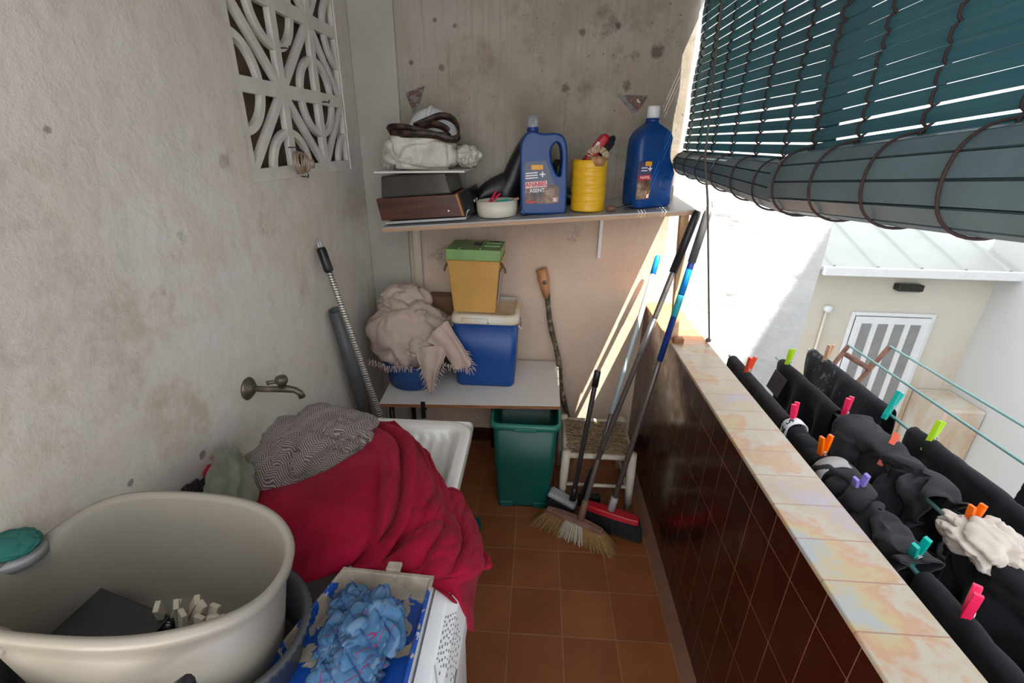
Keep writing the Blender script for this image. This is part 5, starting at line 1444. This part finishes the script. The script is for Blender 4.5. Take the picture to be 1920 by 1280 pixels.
# ------------------------------------------------------------------ brooms
def brist(mb, a, b, depth, n, fan, rows, thick, rr, up):
    for i in range(n):
        f = (i + rr.random() * .5) / n
        for r_ in range(rows):
            p = a.lerp(b, f) + depth * ((r_ + .5) / rows - .5)
            d = (V((0, 0, -1)) * up + (b - a).normalized() * (f - .5) * fan + V((rr.uniform(-.06, .06), rr.uniform(-.08, .02), 0)))
            q = p + d
            q.z = max(q.z, .001)
            mb.tube([p, q], [thick, thick * .7], 4, caps=False)
def broom_natural():
    A, B = V((.095, 1.755, .098)), V((.345, 1.640, .085))      # head ends
    t = thing('soft_broom', 'broom with brown and white bristles on a pale blue pole with a bright blue tip', 'broom', ((A + B) / 2).to_tuple()[:2] + (0,))
    d = (B - A).normalized(); n = V((d.y, -d.x, 0)).normalized()
    pts = [A.lerp(B, k / 8) + V((0, 0, .010 * math.sin(PI * k / 8))) for k in range(9)]
    h = MB(); rings = []
    for k, p in enumerate(pts):
        w_ = .020 * (1 - .35 * abs(k / 4 - 1) ** 3); rings.append([p + n * w_ + V((0, 0, -.012)), p + n * w_ * .8 + V((0, 0, .010)), p - n * w_ * .8 + V((0, 0, .010)), p - n * w_ + V((0, 0, -.012))])
    loc(h.rings(rings).build('head', 'rust_or_sunlit', t, bevel=.003), t)
    rr = random.Random(5)
    for f0, f1, m_, cnt in ((0, .36, 'peg_wood_b', 26), (.36, .66, 'bristle_w', 22), (.66, 1, 'peg_wood_b', 26)):
        mb = MB()
        for i in range(cnt):
            f = f0 + (f1 - f0) * (i + rr.random()) / cnt; p = A.lerp(B, f)
            for r_ in range(7):
                s = p + n * (r_ / 6 - .5) * .034 + V((0, 0, -.008))
                e = s + d * (f - .5) * .14 + n * (.018 + (r_ / 6 - .5) * .035) + V((rr.uniform(-.006, .006), rr.uniform(-.006, .006), -.090))
                e.z = max(e.z, .002 + rr.random() * .004)
                mb.tube([s, s.lerp(e, .5) + V((0, 0, .006)), e], [.0021, .0020, .0014], 4, caps=False)
        loc(mb.build('bristles', m_, t), t)
    a = at(1234, 480, 'Y', 2.395); b = A.lerp(B, .60) + V((0, 0, .012))
    P = lambda f0, f1: (a.lerp(b, f0), a.lerp(b, f1))
    for f0, f1, r_, m_, nm in ((0, .62, .0120, 'lightblue_pole', 'upper_shaft'), (.60, .94, .0120, 'grey_pole', 'lower_shaft'), (0, .075, .0145, 'blue_tip', 'grip'), (.93, 1, .017, 'wood_dark', 'socket')):
        p, q = P(f0, f1); loc(MB().tube([p, p.lerp(q, .1), q], [r_ * .85, r_, r_], 14).build(nm, m_, t, True), t)
M['peg_wood_b'] = plain('brown_bristle', (.26, .15, .055), .9, var=.4, scale=120)
M['bristle_w'] = plain('off_white_bristle', (.42, .37, .28), .9, var=.25, scale=120)
broom_natural()
def broom_red():
    A, B = V((.268, 1.800, .100)), V((.520, 1.715, .085))
    t = thing('push_broom', 'red headed broom with black bristles on a blue and grey pole', 'broom', ((A + B) / 2).to_tuple()[:2] + (0,))
    d = (B - A).normalized(); n = V((d.y, -d.x, 0)).normalized(); rings = []
    for k in range(9):
        p = A.lerp(B, k / 8); w_ = .030 * (1 - .3 * abs(k / 4 - 1) ** 3); rings.append([p + n * w_ + V((0, 0, -.014)), p + n * w_ * .8 + V((0, 0, .016)), p - n * w_ * .8 + V((0, 0, .016)), p - n * w_ + V((0, 0, -.014))])
    loc(MB().rings(rings).build('head', 'red_plastic', t, bevel=.005), t)
    rr = random.Random(6); mb = MB()
    for i in range(64):
        f = (i + rr.random()) / 64; p = A.lerp(B, f)
        for r_ in range(9):
            s = p + n * (r_ / 8 - .5) * .054 + V((0, 0, -.010)); e = s + d * (f - .5) * .05 + n * (.010 + (r_ / 8 - .5) * .02) + V((rr.uniform(-.004, .004), 0, -.078)); e.z = max(e.z, .003)
            mb.tube([s, e], [.0028, .0024], 4, caps=False)
    loc(mb.build('bristles', 'dark_bristle', t), t)
    a = at(1328, 396, 'Y', 1.985); b = A.lerp(B, .50) + V((0, 0, .015))
    for f0, f1, r_, m_, nm in ((.0, .46, .0135, 'navy_pole', 'upper_shaft'), (.45, .96, .0125, 'grey_pole', 'lower_shaft'), (0, .15, .0165, 'pvc', 'grip'), (.165, .245, .0140, 'blue_tip', 'sleeve'), (.245, .315, .0142, 'teal_label', 'sticker'), (.95, 1, .018, 'grey_plastic', 'socket')):
        p, q = a.lerp(b, f0), a.lerp(b, f1); loc(MB().tube([p, p.lerp(q, .08), q], [r_ * .85, r_, r_], 14).build(nm, m_, t, True), t)
    dd = (a - b).normalized()
    loc(MB().tube([a + dd * (.016 + .022 * math.sin(k)) + V((1, 0, 0)) * .010 * math.cos(k) for k in [2 * PI * i / 20 for i in range(21)]], .0028, 8).build('hanging_loop', 'grey_plastic', t, True), t)
broom_red()
def long_brush():
    t = thing('long_handled_mop', 'dark grey metal pole with a black foam grip hooked over the shelf corner', 'mop', (.30, 1.86, 0))
    a = at(1308, 396, 'Y', 2.045); b = V((.262, 1.80, .13))
    for f0, f1, r_, m_, nm in ((0, 1, .0120, 'grey_pole', 'shaft'), (0, .19, .0175, 'black_plastic', 'grip'), (.34, .46, .0145, 'alu', 'collar'), (.88, 1, .018, 'black_plastic', 'socket')):
        p, q = a.lerp(b, f0), a.lerp(b, f1); loc(MB().tube([p, p.lerp(q, .08), q], [r_ * .85, r_, r_], 14).build(nm, m_, t, True), t)
    loc(MB().rings([rrect(.055, .020, .013, z, 4, .305, 1.872) for z in (.03, .075, .09)]).build('head', 'black_plastic', t, bevel=.004), t)
    loc(MB().tube([b, V((.295, 1.868, .088))], .012, 10).build('joint', 'black_plastic', t, True), t)
long_brush()
def short_brush():
    t = thing('floor_squeegee', 'short dark broom with a black brush head and grey rim beside the bin', 'broom', (.19, 1.83, 0))
    a = at(1121, 694, 'Y', 1.93); b = V((.213, 1.785, .13))
    for f0, f1, r_, m_, nm in ((0, 1, .0115, 'dark_pole', 'shaft'), (0, .12, .0150, 'black_plastic', 'grip'), (0, .015, .0130, 'alu', 'end_cap'), (.90, 1, .016, 'black_plastic', 'socket')):
        p, q = a.lerp(b, f0), a.lerp(b, f1); loc(MB().tube([p, p.lerp(q, .08), q], [r_ * .85, r_, r_], 14).build(nm, m_, t, True), t)
    R_ = Euler((.0, .28, -.35)).to_matrix(); c = V((.172, 1.835, .095))
    loc(MB().box(c, (.145, .062, .030), R_).build('head', 'grey_plastic', t, bevel=.010), t)
    loc(MB().box(c + V((-.006, -.006, -.038)), (.135, .056, .062), R_).build('bristles', 'dark_bristle', t, bevel=.006), t)
short_brush()
# small teal thing on the floor
q = Z(894, 982, .012)
tag(MB().rings([rrect(.020, .035, .010, z, 4, q.x, q.y, .2) for z in (.001, .016, .022)]).build('floor_brush', 'bin', None, bevel=.003), 'small teal plastic piece lying on the floor by the sink', 'plastic piece')
